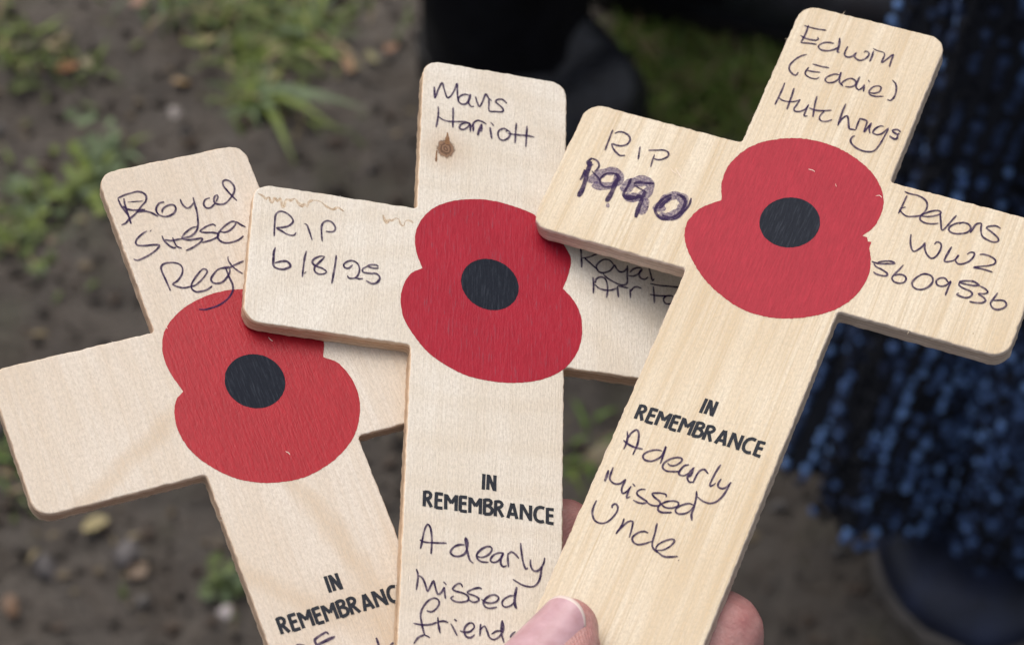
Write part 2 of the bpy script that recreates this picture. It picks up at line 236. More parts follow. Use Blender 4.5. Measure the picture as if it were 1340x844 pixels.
[5.0,-20.69,-4.63,-20.91,-3.28,-20.43,-1.79,-19.31,-0.8,-18.07,-0.93,-17.45,-1.8,-17.45,-3.39,-18.21,-4.53,-19.41,-5.27,-20.47,-5.01]],"S2":[[0.6,-36.69,8.5,-36.52,8.04]],"G2":[[0.9,-38.44,10.32,-38.14,10.24,-37.48,9.95,-37.1,9.53,-36.67,10.1,-36.39,9.45,-36.0,8.9,-35.73,10.13,-35.21,9.4,-34.8,10.17,-34.41,8.71,-34.11,8.63,-33.85,10.07,-33.14,9.99,-32.46,10.46,-31.83,9.68,-31.21,9.3,-30.89,9.78,-30.39,9.32,-30.21,10.19,-29.53,10.73],
[0.7,-29.53,10.73,-28.35,10.67,-27.24,9.9,-26.16,9.55,-25.47,10.09,-24.37,9.46],
[0.7,-18.05,10.06,-17.38,8.52,-17.06,9.27,-16.57,9.15,-16.0,9.74,-15.4,9.64,-15.0,8.67,-14.52,8.62,-14.32,9.49,-13.85,9.72,-13.36,9.67,-12.99,9.32]],"P2":[[1,-0.12,-34.2,-0.19,-36.91],
[1,0.56,-34.2,0.53,-36.83],
[1,0.63,-34.38,1.55,-36.77],
[1,1.61,-34.19,1.62,-36.9],
[1,-9.33,-38.47,-9.32,-41.1],
[1,-9.36,-38.67,-8.72,-38.6,-8.37,-38.99,-8.55,-39.57,-9.32,-39.83],
[1,-8.88,-39.8,-8.2,-41.08],
[1,-7.49,-38.45,-7.53,-41.18],
[1,-7.56,-38.65,-6.46,-38.64],
[1,-7.52,-39.74,-6.53,-39.7],
[1,-7.53,-41.03,-6.45,-41.0],
[1,-6.03,-38.53,-5.97,-41.13],
[1,-5.92,-38.7,-5.11,-39.98],
[1,-5.11,-39.98,-4.38,-38.63],
[1,-4.35,-38.47,-4.37,-41.16],
[1,-3.74,-38.53,-3.71,-41.09],
[1,-3.79,-38.69,-2.68,-38.63],
[1,-3.75,-39.75,-2.76,-39.69],
[1,-3.72,-41.02,-2.64,-41.04],
[1,-2.22,-38.5,-2.2,-41.16],
[1,-2.11,-38.66,-1.33,-39.94],
[1,-1.33,-39.94,-0.59,-38.66],
[1,-0.56,-38.46,-0.56,-41.15],
[1,0.09,-38.46,0.08,-41.13],
[1,0.06,-38.64,0.8,-38.56,1.12,-38.92,0.89,-39.43,0.08,-39.66],
[1,0.62,-39.53,1.28,-40.07,1.06,-40.84,0.06,-41.06],
[1,1.82,-38.53,1.81,-41.17],
[1,1.75,-38.71,2.43,-38.59,2.85,-38.97,2.59,-39.52,1.78,-39.78],
[1,2.25,-39.79,3.0,-41.14],
[1,3.79,-41.18,4.42,-38.59],
[1,4.56,-38.57,5.22,-41.15],
[1,4.05,-40.41,4.93,-40.43],
[1,5.89,-38.49,5.87,-41.14],
[1,5.99,-38.66,7.32,-40.96],
[1,7.35,-38.53,7.35,-41.18],
[1,9.52,-38.73,8.86,-38.61,8.25,-39.06,8.03,-39.98,8.27,-40.82,8.89,-41.1,9.5,-40.94],
[1,10.02,-38.54,10.05,-41.27],
[1,10.02,-38.76,11.05,-38.73],
[1,10.04,-39.84,11.0,-39.8],
[1,10.05,-41.08,11.05,-41.13]],"K2":[[1.2,-7.94,28.17,-7.89,27.23,-7.9,26.06],
[2.0,-7.88,26.94,-7.89,25.77],
[0.8,-9.59,24.28,-9.64,23.12,-9.65,21.96]],"W3":[[0.6,-0.54,10.73,0.19,10.75,0.56,10.57],
[0.6,11.39,9.07,11.89,9.39,12.35,9.09],
[0.4,4.48,9.36,4.82,8.87],
[0.5,-21.89,4.02,-21.18,3.49,-20.47,3.26],
[0.5,-21.1,4.27,-20.29,3.47,-19.38,2.71]],"W1":[[0.6,4.54,6.77,4.72,6.26,4.96,5.93],
[0.6,0.57,-12.67,0.92,-13.02,1.01,-13.43],
[0.5,-10.25,12.71,-10.24,12.18]],"poppy3":[[-11.86,0.75],
[-12.82,3.37],
[-13.24,6.04],
[-12.76,8.76],
[-11.42,11.51],
[-9.42,13.61],
[-6.62,15.24],
[-3.6,16.21],
[-0.35,16.53],
[3.13,16.11],
[6.42,14.97],
[9.23,13.34],
[11.36,11.25],
[12.8,8.71],
[13.25,6.11],
[12.96,3.29],
[11.76,1.17],
[12.59,1.1],
[12.9,0.41],
[13.48,0.5],
[13.66,-0.91],
[14.39,-2.62],
[14.97,-4.85],
[14.93,-7.52],
[14.1,-10.44],
[12.24,-13.21],
[9.72,-15.24],
[7.02,-16.72],
[4.14,-17.68],
[1.03,-18.05],
[-2.34,-17.7],
[-6.15,-16.23],
[-9.3,-14.37],
[-12.09,-11.87],
[-14.35,-9.17],
[-15.45,-6.55],
[-15.42,-4.04],
[-14.4,-1.7]],"poppy2":[[-11.21,1.1],
[-12.28,4.03],
[-12.6,6.88],
[-11.87,9.93],
[-9.87,12.76],
[-6.97,14.68],
[-3.59,15.75],
[-0.18,16.14],
[3.26,15.78],
[5.86,15.16],
[7.16,14.66],
[13.48,7.17],
[13.07,4.17],
[12.15,1.35],
[13.74,-0.3],
[14.95,-2.49],
[15.43,-5.5],
[15.06,-8.87],
[13.61,-12.15],
[11.33,-14.61],
[8.02,-16.44],
[4.32,-17.45],
[0.62,-17.73],
[-3.08,-17.41],
[-6.39,-16.21],
[-9.52,-14.33],
[-12.08,-11.52],
[-13.84,-8.57],
[-14.46,-5.39],
[-14.09,-2.5],
[-12.94,-0.16]],"poppy1":[[-11.27,1.19],
[-12.19,4.75],
[-12.25,8.19],
[-11.13,11.34],
[-9.09,13.53],
[-6.08,15.25],
[-2.62,16.21],
[0.59,16.4],
[3.18,16.03],
[12.85,4.28],
[11.75,1.23],
[13.74,-0.45],
[14.83,-3.72],
[14.8,-6.92],
[13.73,-10.06],
[11.6,-13.13],
[8.8,-15.25],
[5.57,-16.74],
[1.72,-17.57],
[-2.15,-17.29],
[-5.74,-16.28],
[-8.99,-14.34],
[-11.71,-11.46],
[-13.48,-8.36],
[-14.13,-5.09],
[-13.75,-2.09],
[-12.78,0.05]],"pose":[{"R":[[0.903165,-0.364868,0.226194],
[0.221358,0.847266,0.482847],
[-0.367822,-0.386021,0.845988]],"t":[-3.9683,-0.90584,-39.32897],"s":0.98631},{"R":[[0.967372,0.018567,0.252677],
[-0.145059,0.858258,0.492292],
[-0.207722,-0.512883,0.832948]],"t":[-0.35483,0.6086,-40.90547],"s":0.99899},{"R":[[0.917502,0.381541,-0.112327],
[-0.269695,0.804387,0.529364],
[0.292328,-0.455398,0.840926]],"t":[4.44569,1.59898,-40.77553],"s":1.01189}],"shape":[1.25,1.2805,3.9208,4.2339,-0.0465,0.0229,0.4776]}''')
R = math.radians
random.seed(11)
sc = bpy.context.scene
COL = sc.collection

# ------------------------------------------------------------------ camera
F = 3333.0; CX, CY = 670.0, 422.0          # focal length and centre in photograph pixels (1340 wide)
PITCH = 55.0
cam_d = bpy.data.cameras.new('camera'); cam = bpy.data.objects.new('camera', cam_d); COL.objects.link(cam)
cam.location = (0, 0, 1.25); cam.rotation_euler = (R(90 - PITCH), 0, 0)
cam_d.sensor_width = 36; cam_d.lens = F / 1340 * 36
cam_d.clip_start = 0.02; cam_d.clip_end = 500
cam_d.dof.use_dof = True; cam_d.dof.focus_distance = 0.398
APERTURE = 0.0028
cam_d.dof.aperture_fstop = cam_d.lens / 1000 / APERTURE
sc.camera = cam
MC = Matrix.Translation(cam.location) @ Euler(cam.rotation_euler).to_matrix().to_4x4()

def ray(px, py):
    return MC.to_3x3() @ Vector(((px - CX) / F, -(py - CY) / F, -1))
def at_height(px, py, h=0.0):
    d = ray(px, py); t = (h - cam.location.z) / d.z
    return Vector(cam.location) + d * t

# ------------------------------------------------------------------ helpers
def link(name, me, parent=None, mats=()):
    o = bpy.data.objects.new(name, me); COL.objects.link(o)
    if parent: o.parent = parent
    for m in mats: me.materials.append(m)
    return o
def obj(name, bm, mats, parent=None, smooth=False):
    me = bpy.data.meshes.new(name)
    if smooth:
        for f in bm.faces: f.smooth = True
    bm.to_mesh(me); bm.free()
    return link(name, me, parent, mats if isinstance(mats, (list, tuple)) else (mats,))
def tag(o, label, cat, group=None, kind=None):
    if label: o['label'] = label
    if cat: o['category'] = cat
    if group: o['group'] = group
    if kind: o['kind'] = kind
    return o

class NT:
    def __init__(s, name):
        s.m = bpy.data.materials.new(name); s.m.use_nodes = True
        s.t = s.m.node_tree; s.n = s.t.nodes
        s.b = s.n['Principled BSDF']; s.out = s.n['Material Output']
    def node(s, ty, **kw):
        n = s.n.new(ty)
        for k, v in kw.items(): setattr(n, k, v)
        return n
    def lk(s, a, b): s.t.links.new(a, b)
    def coord(s, scale, loc=(0, 0, 0), rot=(0, 0, 0), src='Object'):
        c = s.node('ShaderNodeTexCoord'); m = s.node('ShaderNodeMapping')
        m.inputs['Scale'].default_value = scale; m.inputs['Location'].default_value = loc; m.inputs['Rotation'].default_value = rot
        s.lk(c.outputs[src], m.inputs['Vector']); return m.outputs[0]
    def noise(s, vec, scale=1, detail=4, rough=.55, dist=0):
        n = s.node('ShaderNodeTexNoise'); n.inputs['Scale'].default_value = scale; n.inputs['Detail'].default_value = detail
        n.inputs['Roughness'].default_value = rough; n.inputs['Distortion'].default_value = dist
        if vec is not None: s.lk(vec, n.inputs['Vector'])
        return n.outputs['Fac']
    def ramp(s, fac, stops):
        r = s.node('ShaderNodeValToRGB'); e = r.color_ramp.elements
        while len(e) < len(stops): e.new(.5)
        for el, (p, c) in zip(e, stops):
            el.position = p; el.color = (c, c, c, 1) if isinstance(c, (int, float)) else (*c, 1)
        s.lk(fac, r.inputs[0]); return r.outputs[0]
    def mix(s, fac, a, b, mode='MIX'):
        m = s.node('ShaderNodeMix', data_type='RGBA', blend_type=mode)
        for i, v in ((0, fac), (6, a), (7, b)):
            if isinstance(v, (int, float)): m.inputs[i].default_value = v
            elif isinstance(v, tuple): m.inputs[i].default_value = (*v, 1)
            else: s.lk(v, m.inputs[i])
        return m.outputs[2]
    def math(s, op, a, b=0.0, c=None):
        m = s.node('ShaderNodeMath', operation=op)
        for i, v in enumerate((a, b, c)):
            if v is None: continue
            if isinstance(v, (int, float)): m.inputs[i].default_value = v
            else: s.lk(v, m.inputs[i])
        return m.outputs[0]
    def col(s, c):
        if isinstance(c, tuple): s.b.inputs['Base Color'].default_value = (*c, 1)
        else: s.lk(c, s.b.inputs['Base Color'])
    def bump(s, h, strength, dist):
        b = s.node('ShaderNodeBump'); b.inputs['Strength'].default_value = strength; b.inputs['Distance'].default_value = dist
        s.lk(h, b.inputs['Height']); s.lk(b.outputs[0], s.b.inputs['Normal'])
    def setp(s, **kw):
        for k, v in kw.items(): s.b.inputs[k.replace('_', ' ')].default_value = v

def simple(name, c, rough=.7, var=.25, scale=40, spec=.3):
    m = NT(name)
    f = m.noise(m.coord((scale,) * 3), 1, 5)
    lo = tuple(x * (1 - var) for x in c); hi = tuple(min(1, x * (1 + var)) for x in c)
    m.col(m.ramp(f, [(.3, lo), (.7, hi)])); m.setp(Roughness=rough, Specular_IOR_Level=spec)
    return m.m

# ------------------------------------------------------------------ wood
def wood_face(name, base, tan, amt, freq, seed, rot=0, bands=None, fibre=.3, knot=None, rings=False):
    m = NT(name); mm = 1000.0
    v = m.coord((mm * freq, mm * .010, mm * .05), (seed, seed * .7, 0), (0, 0, rot))
    st = m.noise(v, 1, 5, .6, .6)
    c = m.mix(m.math('MULTIPLY', m.ramp(st, [(.42, 0.0), (.70, 1.0)]), amt * .75), base, tan)
    v2 = m.coord((mm * freq * 3.2, mm * .022, mm * .05), (seed + 9, seed, 0), (0, 0, rot))
    st2 = m.noise(v2, 1, 4, .6, .3)
    c = m.mix(m.math('MULTIPLY', m.ramp(st2, [(.45, 0.0), (.75, 1.0)]), amt * .55), c, tan)
    v3 = m.coord((mm * freq * 9, mm * .03, mm * .05), (seed + 5, seed, 0), (0, 0, rot))
    st3 = m.noise(v3, 1, 3, .6, .2)
    c = m.mix(m.math('MULTIPLY', m.ramp(st3, [(.50, 0.0), (.72, 1.0)]), amt * .75), c, tuple(x * .84 for x in tan))
    # soft cloudy colour
    cl = m.noise(m.coord((mm * .06, mm * .03, mm * .06), (seed * 3, 1, 2)), 1, 3)
    c = m.mix(m.math('MULTIPLY', m.ramp(cl, [(.40, 0.0), (.66, 1.0)]), .32), c, tan)
    for bx, by, ang, wd, st_, ln_ in bands or ():           # broad diagonal heartwood bands
        bv = m.coord((mm, mm, mm), (0, 0, 0), (0, 0, 0))
        off = m.node('ShaderNodeVectorMath', operation='SUBTRACT'); m.lk(bv, off.inputs[0]); off.inputs[1].default_value = (bx, by, 0)
        dt = m.node('ShaderNodeVectorMath', operation='DOT_PRODUCT'); m.lk(off.outputs[0], dt.inputs[0]); dt.inputs[1].default_value = (-math.sin(R(ang)), math.cos(R(ang)), 0)
        wob = m.math('MULTIPLY', m.math('SUBTRACT', m.noise(m.coord((mm * .12,) * 3), 1, 4), .5), 5.0)
        d = m.math('DIVIDE', m.math('ABSOLUTE', m.math('ADD', dt.outputs['Value'], wob)), wd)
        da = m.node('ShaderNodeVectorMath', operation='DOT_PRODUCT'); m.lk(off.outputs[0], da.inputs[0]); da.inputs[1].default_value = (math.cos(R(ang)), math.sin(R(ang)), 0)
        al = m.ramp(m.math('DIVIDE', m.math('ABSOLUTE', da.outputs['Value']), ln_), [(.6, 1.0), (1.0, 0.0)])
        c = m.mix(m.math('MULTIPLY', m.math('MULTIPLY', m.ramp(d, [(0.0, 1.0), (.45, .7), (1.0, 0.0)]), al), st_), c, (tan[0] * .95, tan[1] * .9, tan[2] * .82))
    if rings:                                          # arched growth rings low on the post
        wv = m.node('ShaderNodeTexWave', wave_type='RINGS', rings_direction='SPHERICAL'); m.lk(m.coord((mm * .05, mm * .11, 0), (.1, 1.4, 0)), wv.inputs['Vector'])
        wv.inputs['Scale'].default_value = .42; wv.inputs['Distortion'].default_value = 2.6; wv.inputs['Detail'].default_value = 3; wv.inputs['Detail Scale'].default_value = 1.2
        c = m.mix(m.math('MULTIPLY', m.ramp(wv.outputs['Fac'], [(.55, 0.0), (.95, 1.0)]), .16), c, tan)
    # fine short fibres and pores
    fv = m.coord((mm * 3.4, mm * .35, mm), (seed, 0, 0), (0, 0, rot))
    fb = m.noise(fv, 1, 3, .7)
    c = m.mix(m.math('MULTIPLY', m.ramp(fb, [(.48, 0.0), (.72, 1.0)]), fibre), c, tuple(x * .62 for x in base))
    gr = m.noise(m.coord((mm * 2.6, mm * 1.5, mm * 2), (4, 4, 0)), 1, 4, .8)
    c = m.mix(m.math('MULTIPLY', m.ramp(gr, [(.35, 1.0), (.58, 0.0)]), .62), c, (base[0] * .66, base[1] * .62, base[2] * .58))
    sp = m.noise(m.coord((mm * .9, mm * .5, mm), (seed, 3, 0)), 1, 2, .5)
    c = m.mix(m.math('MULTIPLY', m.ramp(sp, [(.77, 0.0), (.80, 1.0)]), .45), c, (.22, .13, .07))
    if knot:
        kx, ky, kr = knot
        kv = m.coord((mm, mm * .82, mm), (-kx, -ky * .82, 0))
        ln = m.node('ShaderNodeVectorMath', operation='LENGTH'); m.lk(kv, ln.inputs[0])
        rr = m.math('ADD', ln.outputs['Value'], m.math('MULTIPLY', m.noise(m.coord((mm * 1.6,) * 3), 1, 3), .9))
        rr = m.math('DIVIDE', rr, kr * 4)
        halo = m.ramp(rr, [(.22, 1.0), (.85, 0.0)])
        c = m.mix(m.math('MULTIPLY', halo, .38), c, (.40, .24, .12))
        ring = m.ramp(m.math('FRACT', m.math('MULTIPLY', rr, 11.0)), [(.2, (.10, .05, .028)), (.8, (.24, .135, .08))])
        c = m.mix(m.ramp(rr, [(.27, 1.0), (.345, 0.0)]), c, ring)
    m.col(c); m.setp(Roughness=.62, Specular_IOR_Level=.28)
    h = m.math('ADD', m.math('MULTIPLY', fb, .7), m.math('MULTIPLY', gr, .5))
    m.bump(h, .8, .00020)
    return m.m
def wood_edge(name, base, dark):
    m = NT(name); mm = 1000.0
    v = m.coord((mm, mm, mm)); sx = m.node('ShaderNodeSeparateXYZ'); m.lk(v, sx.inputs[0])
    wob = m.math('MULTIPLY', m.noise(m.coord((mm * .5,) * 3), 1, 3), .35)
    z = m.math('DIVIDE', m.math('ADD', m.math('MULTIPLY', sx.outputs[2], -1.0), wob), 3.0)
    ply = m.ramp(z, [(0.0, base), (.30, base), (.34, dark), (.40, dark), (.44, tuple(a * .6 + b * .4 for a, b in zip(base, dark))),
                     (.66, tuple(a * .55 + b * .45 for a, b in zip(base, dark))), (.70, dark), (.76, base), (1.0, base)])
    gr = m.noise(m.coord((mm * 1.2, mm * 1.2, mm * 5)), 1, 5, .7)
    c = m.mix(m.math('MULTIPLY', m.ramp(gr, [(.35, 0.0), (.7, 1.0)]), .45), ply, tuple(x * .8 for x in dark))
    m.col(c); m.setp(Roughness=.8, Specular_IOR_Level=.2); m.bump(gr, .6, .0003)
    return m.m

def paint(name, c, seed, rough, chips=True, spec=.20):
    m = NT(name); mm = 1000.0
    fb = m.noise(m.coord((mm * 3.0, mm * .28, mm), (seed, 0, 0)), 1, 4, .7)
    gr = m.noise(m.coord((mm * 1.6, mm * 1.2, mm), (seed, 5, 0)), 1, 4, .7)
    k = m.mix(m.ramp(fb, [(.35, 0.0), (.75, 1.0)]), tuple(x * .80 for x in c), tuple(min(1, x * 1.16 + .006) for x in c))
    k = m.mix(m.math('MULTIPLY', m.ramp(gr, [(.45, 0.0), (.8, 1.0)]), .35), k, tuple(x * .68 for x in c))
    big = m.noise(m.coord((mm * .16, mm * .10, mm), (seed, 2, 0)), 1, 3, .6)
    k = m.mix(m.math('MULTIPLY', m.ramp(big, [(.36, 1.0), (.62, 0.0)]), .35), k, tuple(x * .74 for x in c))
    if not chips:                                    # pale fibres showing through the black
        k = m.mix(m.math('MULTIPLY', m.ramp(fb, [(.54, 0.0), (.74, 1.0)]), .55), k, (.060, .068, .085))
    if chips:
        ch = m.noise(m.coord((mm * .9, mm * .45, mm), (seed * 2, 7, 0)), 1, 3, .6)
        k = m.mix(m.math('MULTIPLY', m.ramp(ch, [(.755, 0.0), (.775, 1.0)]), .55), k, (.62, .36, .33))
    m.col(k); m.setp(Roughness=rough, Specular_IOR_Level=spec)
    m.bump(m.math('ADD', fb, m.math('MULTIPLY', gr, .9)), .42, .00018)
    return m.m

def translucent_ink(name, c, lo, hi, freq=1.5):
    m = NT(name); mm = 1000.0
    f = m.noise(m.coord((mm * freq,) * 3), 1, 5, .7)
    m.col(m.ramp(f, [(.3, tuple(x * .65 for x in c)), (.72, tuple(min(1, x * 2.1) for x in c))]))
    m.setp(Roughness=.75, Specular_IOR_Level=.12)
    m.lk(m.ramp(f, [(.35, hi), (.70, lo)]), m.b.inputs['Alpha'])
    return m.m
INK = translucent_ink('ballpoint_ink', (.028, .015, .052), .52, .98, .9)
SMUDGE = translucent_ink('smeared_ink', (.080, .055, .13), .12, .80, 2.6)
MARK = translucent_ink('brown_grain_mark', (.42, .28, .15), .10, .60, 1.2)
PALE = simple('bare_fibre', (.74, .62, .52), .8, .1, 900, .1)
KNOT = translucent_ink('knot_brown', (.20, .105, .055), .55, .9, 1.2)
PRINT = translucent_ink('black_print', (.020, .022, .028), .86, 1.0, 3.0)
PAINT_BLACK = [paint('black_paint_%s' % w, (.013, .016, .025), 3 + i, .60, False, .08) for i, w in enumerate(('satin', 'matt', 'worn'))]
PAINT_RED = [paint('red_paint_satin', (.37, .006, .016), 2, .40, spec=.30), paint('red_paint_matt', (.36, .009, .026), 8, .50, False), paint('red_paint_worn', (.355, .009, .026), 15, .52)]
WOOD = [
 wood_face('birch_ply_pinkish', (.70, .62, .535), (.55, .41, .27), .38, .16, 3.0, .10, [(-22.5, -7.7, 31, 2.2, .42, 15), (3.8, -29.0, -70, 2.4, .46, 22), (-8.0, -34.0, -45, 2.6, .38, 14), (8.0, -50.0, -60, 5.0, .45, 20)], .30),
 wood_face('birch_ply_pale', (.73, .67, .59), (.54, .43, .30), .26, .20, 21.0, 0, [(-9, -40, 70, 6.0, .22, 20), (5, 36, -50, 5.0, .20, 14)], .30, (-8.1, 24.9, 1.55), True),
 wood_face('pine_ply_streaked', (.71, .62, .49), (.50, .345, .18), .70, .42, 37.0, 0, None, .30)]
EDGE = [wood_edge('ply_edge_brown', (.70, .53, .39), (.46, .28, .18)), wood_edge('ply_edge_tan', (.72, .54, .38), (.48, .29, .17)),
        wood_edge('ply_edge_grey', (.74, .62, .51), (.46, .35, .27))]

# ------------------------------------------------------------------ the crosses
TH = (2.8, 2.95, 3.4)
def arc(cx, cy, r, a0, a1, n=8):
    return [(cx + r * math.cos(a0 + (a1 - a0) * i / n), cy + r * math.sin(a0 + (a1 - a0) * i / n)) for i in range(n + 1)]
def cross_outline(s):
    w, h, A, T, cy, cx, rc = [x * 10 * s for x in D['shape']]
    # shape = [half width, half arm height, half span, top, arm centre y, post centre x, dot radius]
    r, q = 2.9, .55; H = math.pi / 2
    P = []
    P += arc(w - r, T - r, r, H, 0); P += [(w + q - q * math.cos(a), cy + h + q - q * math.sin(a)) for a in (0, H / 2, H)]
    P += arc(A - r, cy + h - r, r, H, 0); P += arc(A - r, cy - h + r, r, 0, -H)
    P += [(w + q - q * math.cos(a), cy - h - q + q * math.sin(a)) for a in (H, H / 2, 0)]
    P += [(w, -84), (3.0, -100), (-3.0, -100), (-w, -84)]
    P += [(-w - q + q * math.cos(a), cy - h - q + q * math.sin(a)) for a in (0, H / 2, H)]
    P += arc(-A + r, cy - h + r, r, -H, -2 * H); P += arc(-A + r, cy + h - r, r, 2 * H, H)
    P += [(-w - q + q * math.cos(a), cy + h + q - q * math.sin(a)) for a in (H, H / 2, 0)]
    P += arc(-w + r, T - r, r, 2 * H, H)
    out = []
    for i, p in enumerate(P):                       # resample about every 0.6 mm
        a = Vector(p); b = Vector(P[(i + 1) % len(P)]); n = max(1, int((b - a).length / .6))
        for k in range(n): out.append(a.lerp(b, k / n))
    return out
def lens3(o):
    return [w for w in o]
def cross_mesh(i, s):
    P = cross_outline(s); n = len(P); N = []
    for k in range(n):
        t = (P[(k + 1) % n] - P[k - 1]).normalized(); N.append(Vector((t.y, -t.x)))   # outward (clockwise outline)
    # make sure the normals point outward
    area = sum(P[k].x * P[(k + 1) % n].y - P[(k + 1) % n].x * P[k].y for k in range(n))
    sg = -1 if area < 0 else 1
    N = [v * sg for v in N]
    rings = [(0, -.26, .05), (-.05, -.08, .07), (-.18, 0, .08), (-.85, .02, .10), (-.98, -.05, .06), (-1.9, .0, .12), (-2.05, -.05, .06), (-TH[i] + .25, 0, .08), (-TH[i], -.3, .03)]
    bm = bmesh.new(); V = []
    for z, ins, jit in rings:
        V.append([bm.verts.new(((p.x + nn.x * (ins + jit * 2 * noise.noise(Vector((p.x * 1.1, p.y * 1.1, z * 2 + i * 9))))) / 1000,
                                (p.y + nn.y * (ins + jit * 2 * noise.noise(Vector((p.x * 1.1, p.y * 1.1, z * 2 + i * 9))))) / 1000, z / 1000))
                  for p, nn in zip(P, N)])
    for a, b in zip(V, V[1:]):
        for k in range(n):
            f = bm.faces.new((a[k], a[(k + 1) % n], b[(k + 1) % n], b[k])); f.material_index = 1; f.smooth = True
    for k, f in enumerate(list(bm.faces)):
        if k < n: f.material_index = 0
    f = bm.faces.new(V[0]); f.material_index = 0
    f = bm.faces.new(list(reversed(V[-1]))); f.material_index = 0
    rnd = random.Random(40 + i)                      # fibres standing up along the cut edge
    for k in range(12):
        a = rnd.randrange(n); p = P[a]
        if p.y < -60: continue
        v1 = V[rnd.choice((0, 1, 2))][a]; v2 = v1.co + Vector(((N[a].x + rnd.uniform(-.8, .8)) * .0006, (N[a].y + rnd.uniform(-.8, .8)) * .0006, rnd.uniform(-.0002, .0003))) * rnd.uniform(.3, .9)
        t = Vector((-N[a].y, N[a].x, 0)) * .00006
        f = bm.faces.new((v1, bm.verts.new(v1.co + t * 2), bm.verts.new(v2)))
    bmesh.ops.recalc_face_normals(bm, faces=bm.faces)
    return bm

def catmull(pts, step=.25):
    P = [Vector(p) for p in pts]
    if len(P) == 2:
        n = max(2, int((P[1] - P[0]).length / step)); return [P[0].lerp(P[1], k / n) for k in range(n + 1)]
    P = [P[0] * 2 - P[1]] + P + [P[-1] * 2 - P[-2]]; out = []
    for i in range(1, len(P) - 2):
        p0, p1, p2, p3 = P[i - 1:i + 3]
        n = max(2, int((p2 - p1).length / step))
        for k in range(n):
            t = k / n
            out.append(.5 * ((2 * p1) + (p2 - p0) * t + (2 * p0 - 5 * p1 + 4 * p2 - p3) * t * t + (3 * p1 - p0 - 3 * p2 + p3) * t ** 3))
    out.append(P[-2]); return out
def ribbon(bm, pts, hw, z0, taper=True, seed=0.0, z1=.012, wob=.18):
    """a pen stroke: a flat band of ink hw mm to each side, lying z0 mm above the face"""
    n = len(pts); L = []
    for k, p in enumerate(pts):
        t = (pts[min(n - 1, k + 1)] - pts[max(0, k - 1)])
        t = t.normalized() if t.length > 1e-6 else Vector((1, 0)); nn = Vector((-t.y, t.x))
        w = hw * (1 + wob * 1.6 * noise.noise(Vector((p.x * .8, p.y * .8, seed))))
        if taper:
            e = min(k, n - 1 - k); w *= (.55, .82, .95)[e] if e < 3 else 1
        z = (z0 + z1 * k / n) / 1000
        j1 = .02 * noise.noise(Vector((p.x * 5, p.y * 5, seed + 3))); j2 = .02 * noise.noise(Vector((p.x * 5, p.y * 5, seed + 8)))
        L.append((bm.verts.new(((p.x + nn.x * (w + j1)) / 1000, (p.y + nn.y * (w + j1)) / 1000, z)),
                  bm.verts.new(((p.x - nn.x * (w + j2)) / 1000, (p.y - nn.y * (w + j2)) / 1000, z))))
    for a, b in zip(L, L[1:]): bm.faces.new((a[1], b[1], b[0], a[0]))
def strokes(data, hw, z0, smooth=True, taper=True, dx=0, dy=0, wob=.18):
    bm = bmesh.new()
    for i, st in enumerate(data):
        pts = [Vector((st[k] + dx, st[k + 1] + dy)) for k in range(1, len(st), 2)]
        if smooth or len(pts) > 2: pts = catmull(pts)
        ribbon(bm, pts, hw * st[0], z0 + .005 * (i % 9), taper, i * 1.7, wob=wob)
    return bm

def words(data, gap=1.7):
    '''strokes that stand close together belong to one word'''
    P = [[Vector((st[k], st[k + 1])) for k in range(1, len(st), 2)] for st in data]
    P = [p + [a.lerp(b, .5) for a, b in zip(p, p[1:])] for p in P]; ids = list(range(len(P)))
    for a in range(len(P)):
        for b in range(a):
            if ids[a] != ids[b] and min((u - v).length for u in P[a] for v in P[b]) < gap:
                o, n_ = ids[a], ids[b]; ids = [n_ if q == o else q for q in ids]
    return [[st for st, q in zip(data, ids) if q == w_] for w_ in sorted(set(ids))]
def filled(pts, z, jag, seed):
    bm = bmesh.new(); n = len(pts); out = []
    def sharp(i):
        a, b, c_ = [Vector(pts[(i + j) % n]) for j in (-1, 0, 1)]
        return (b - a).angle(c_ - b) > .75
    for k in range(n):
        p0, p1, p2, p3 = [Vector(pts[(k + j) % n]) for j in (-1, 0, 1, 2)]
        if sharp(k): p0 = p1 * 2 - p2
        if sharp(k + 1): p3 = p2 * 2 - p1
        m = max(2, int((p2 - p1).length / .22))
        for j in range(m):
            t = j / m
            out.append(.5 * ((2 * p1) + (p2 - p0) * t + (2 * p0 - 5 * p1 + 4 * p2 - p3) * t * t + (3 * p1 - p0 - 3 * p2 + p3) * t ** 3))
    vs = []
    for p in out:
        d = p.normalized(); a = jag * (noise.noise(Vector((p.x * 2.6, p.y * .9, seed))) + .6 * noise.noise(Vector((p.x * 6, p.y * 2, seed + 4))))
        q = p + d * a; vs.append(bm.verts.new((q.x / 1000, q.y / 1000, z / 1000)))
    bm.faces.new(vs); bmesh.ops.triangulate(bm, faces=bm.faces[:])
    bmesh.ops.recalc_face_normals(bm, faces=bm.faces[:])
    if bm.faces[0].normal.z < 0: bmesh.ops.reverse_faces(bm, faces=bm.faces[:])
    return bm

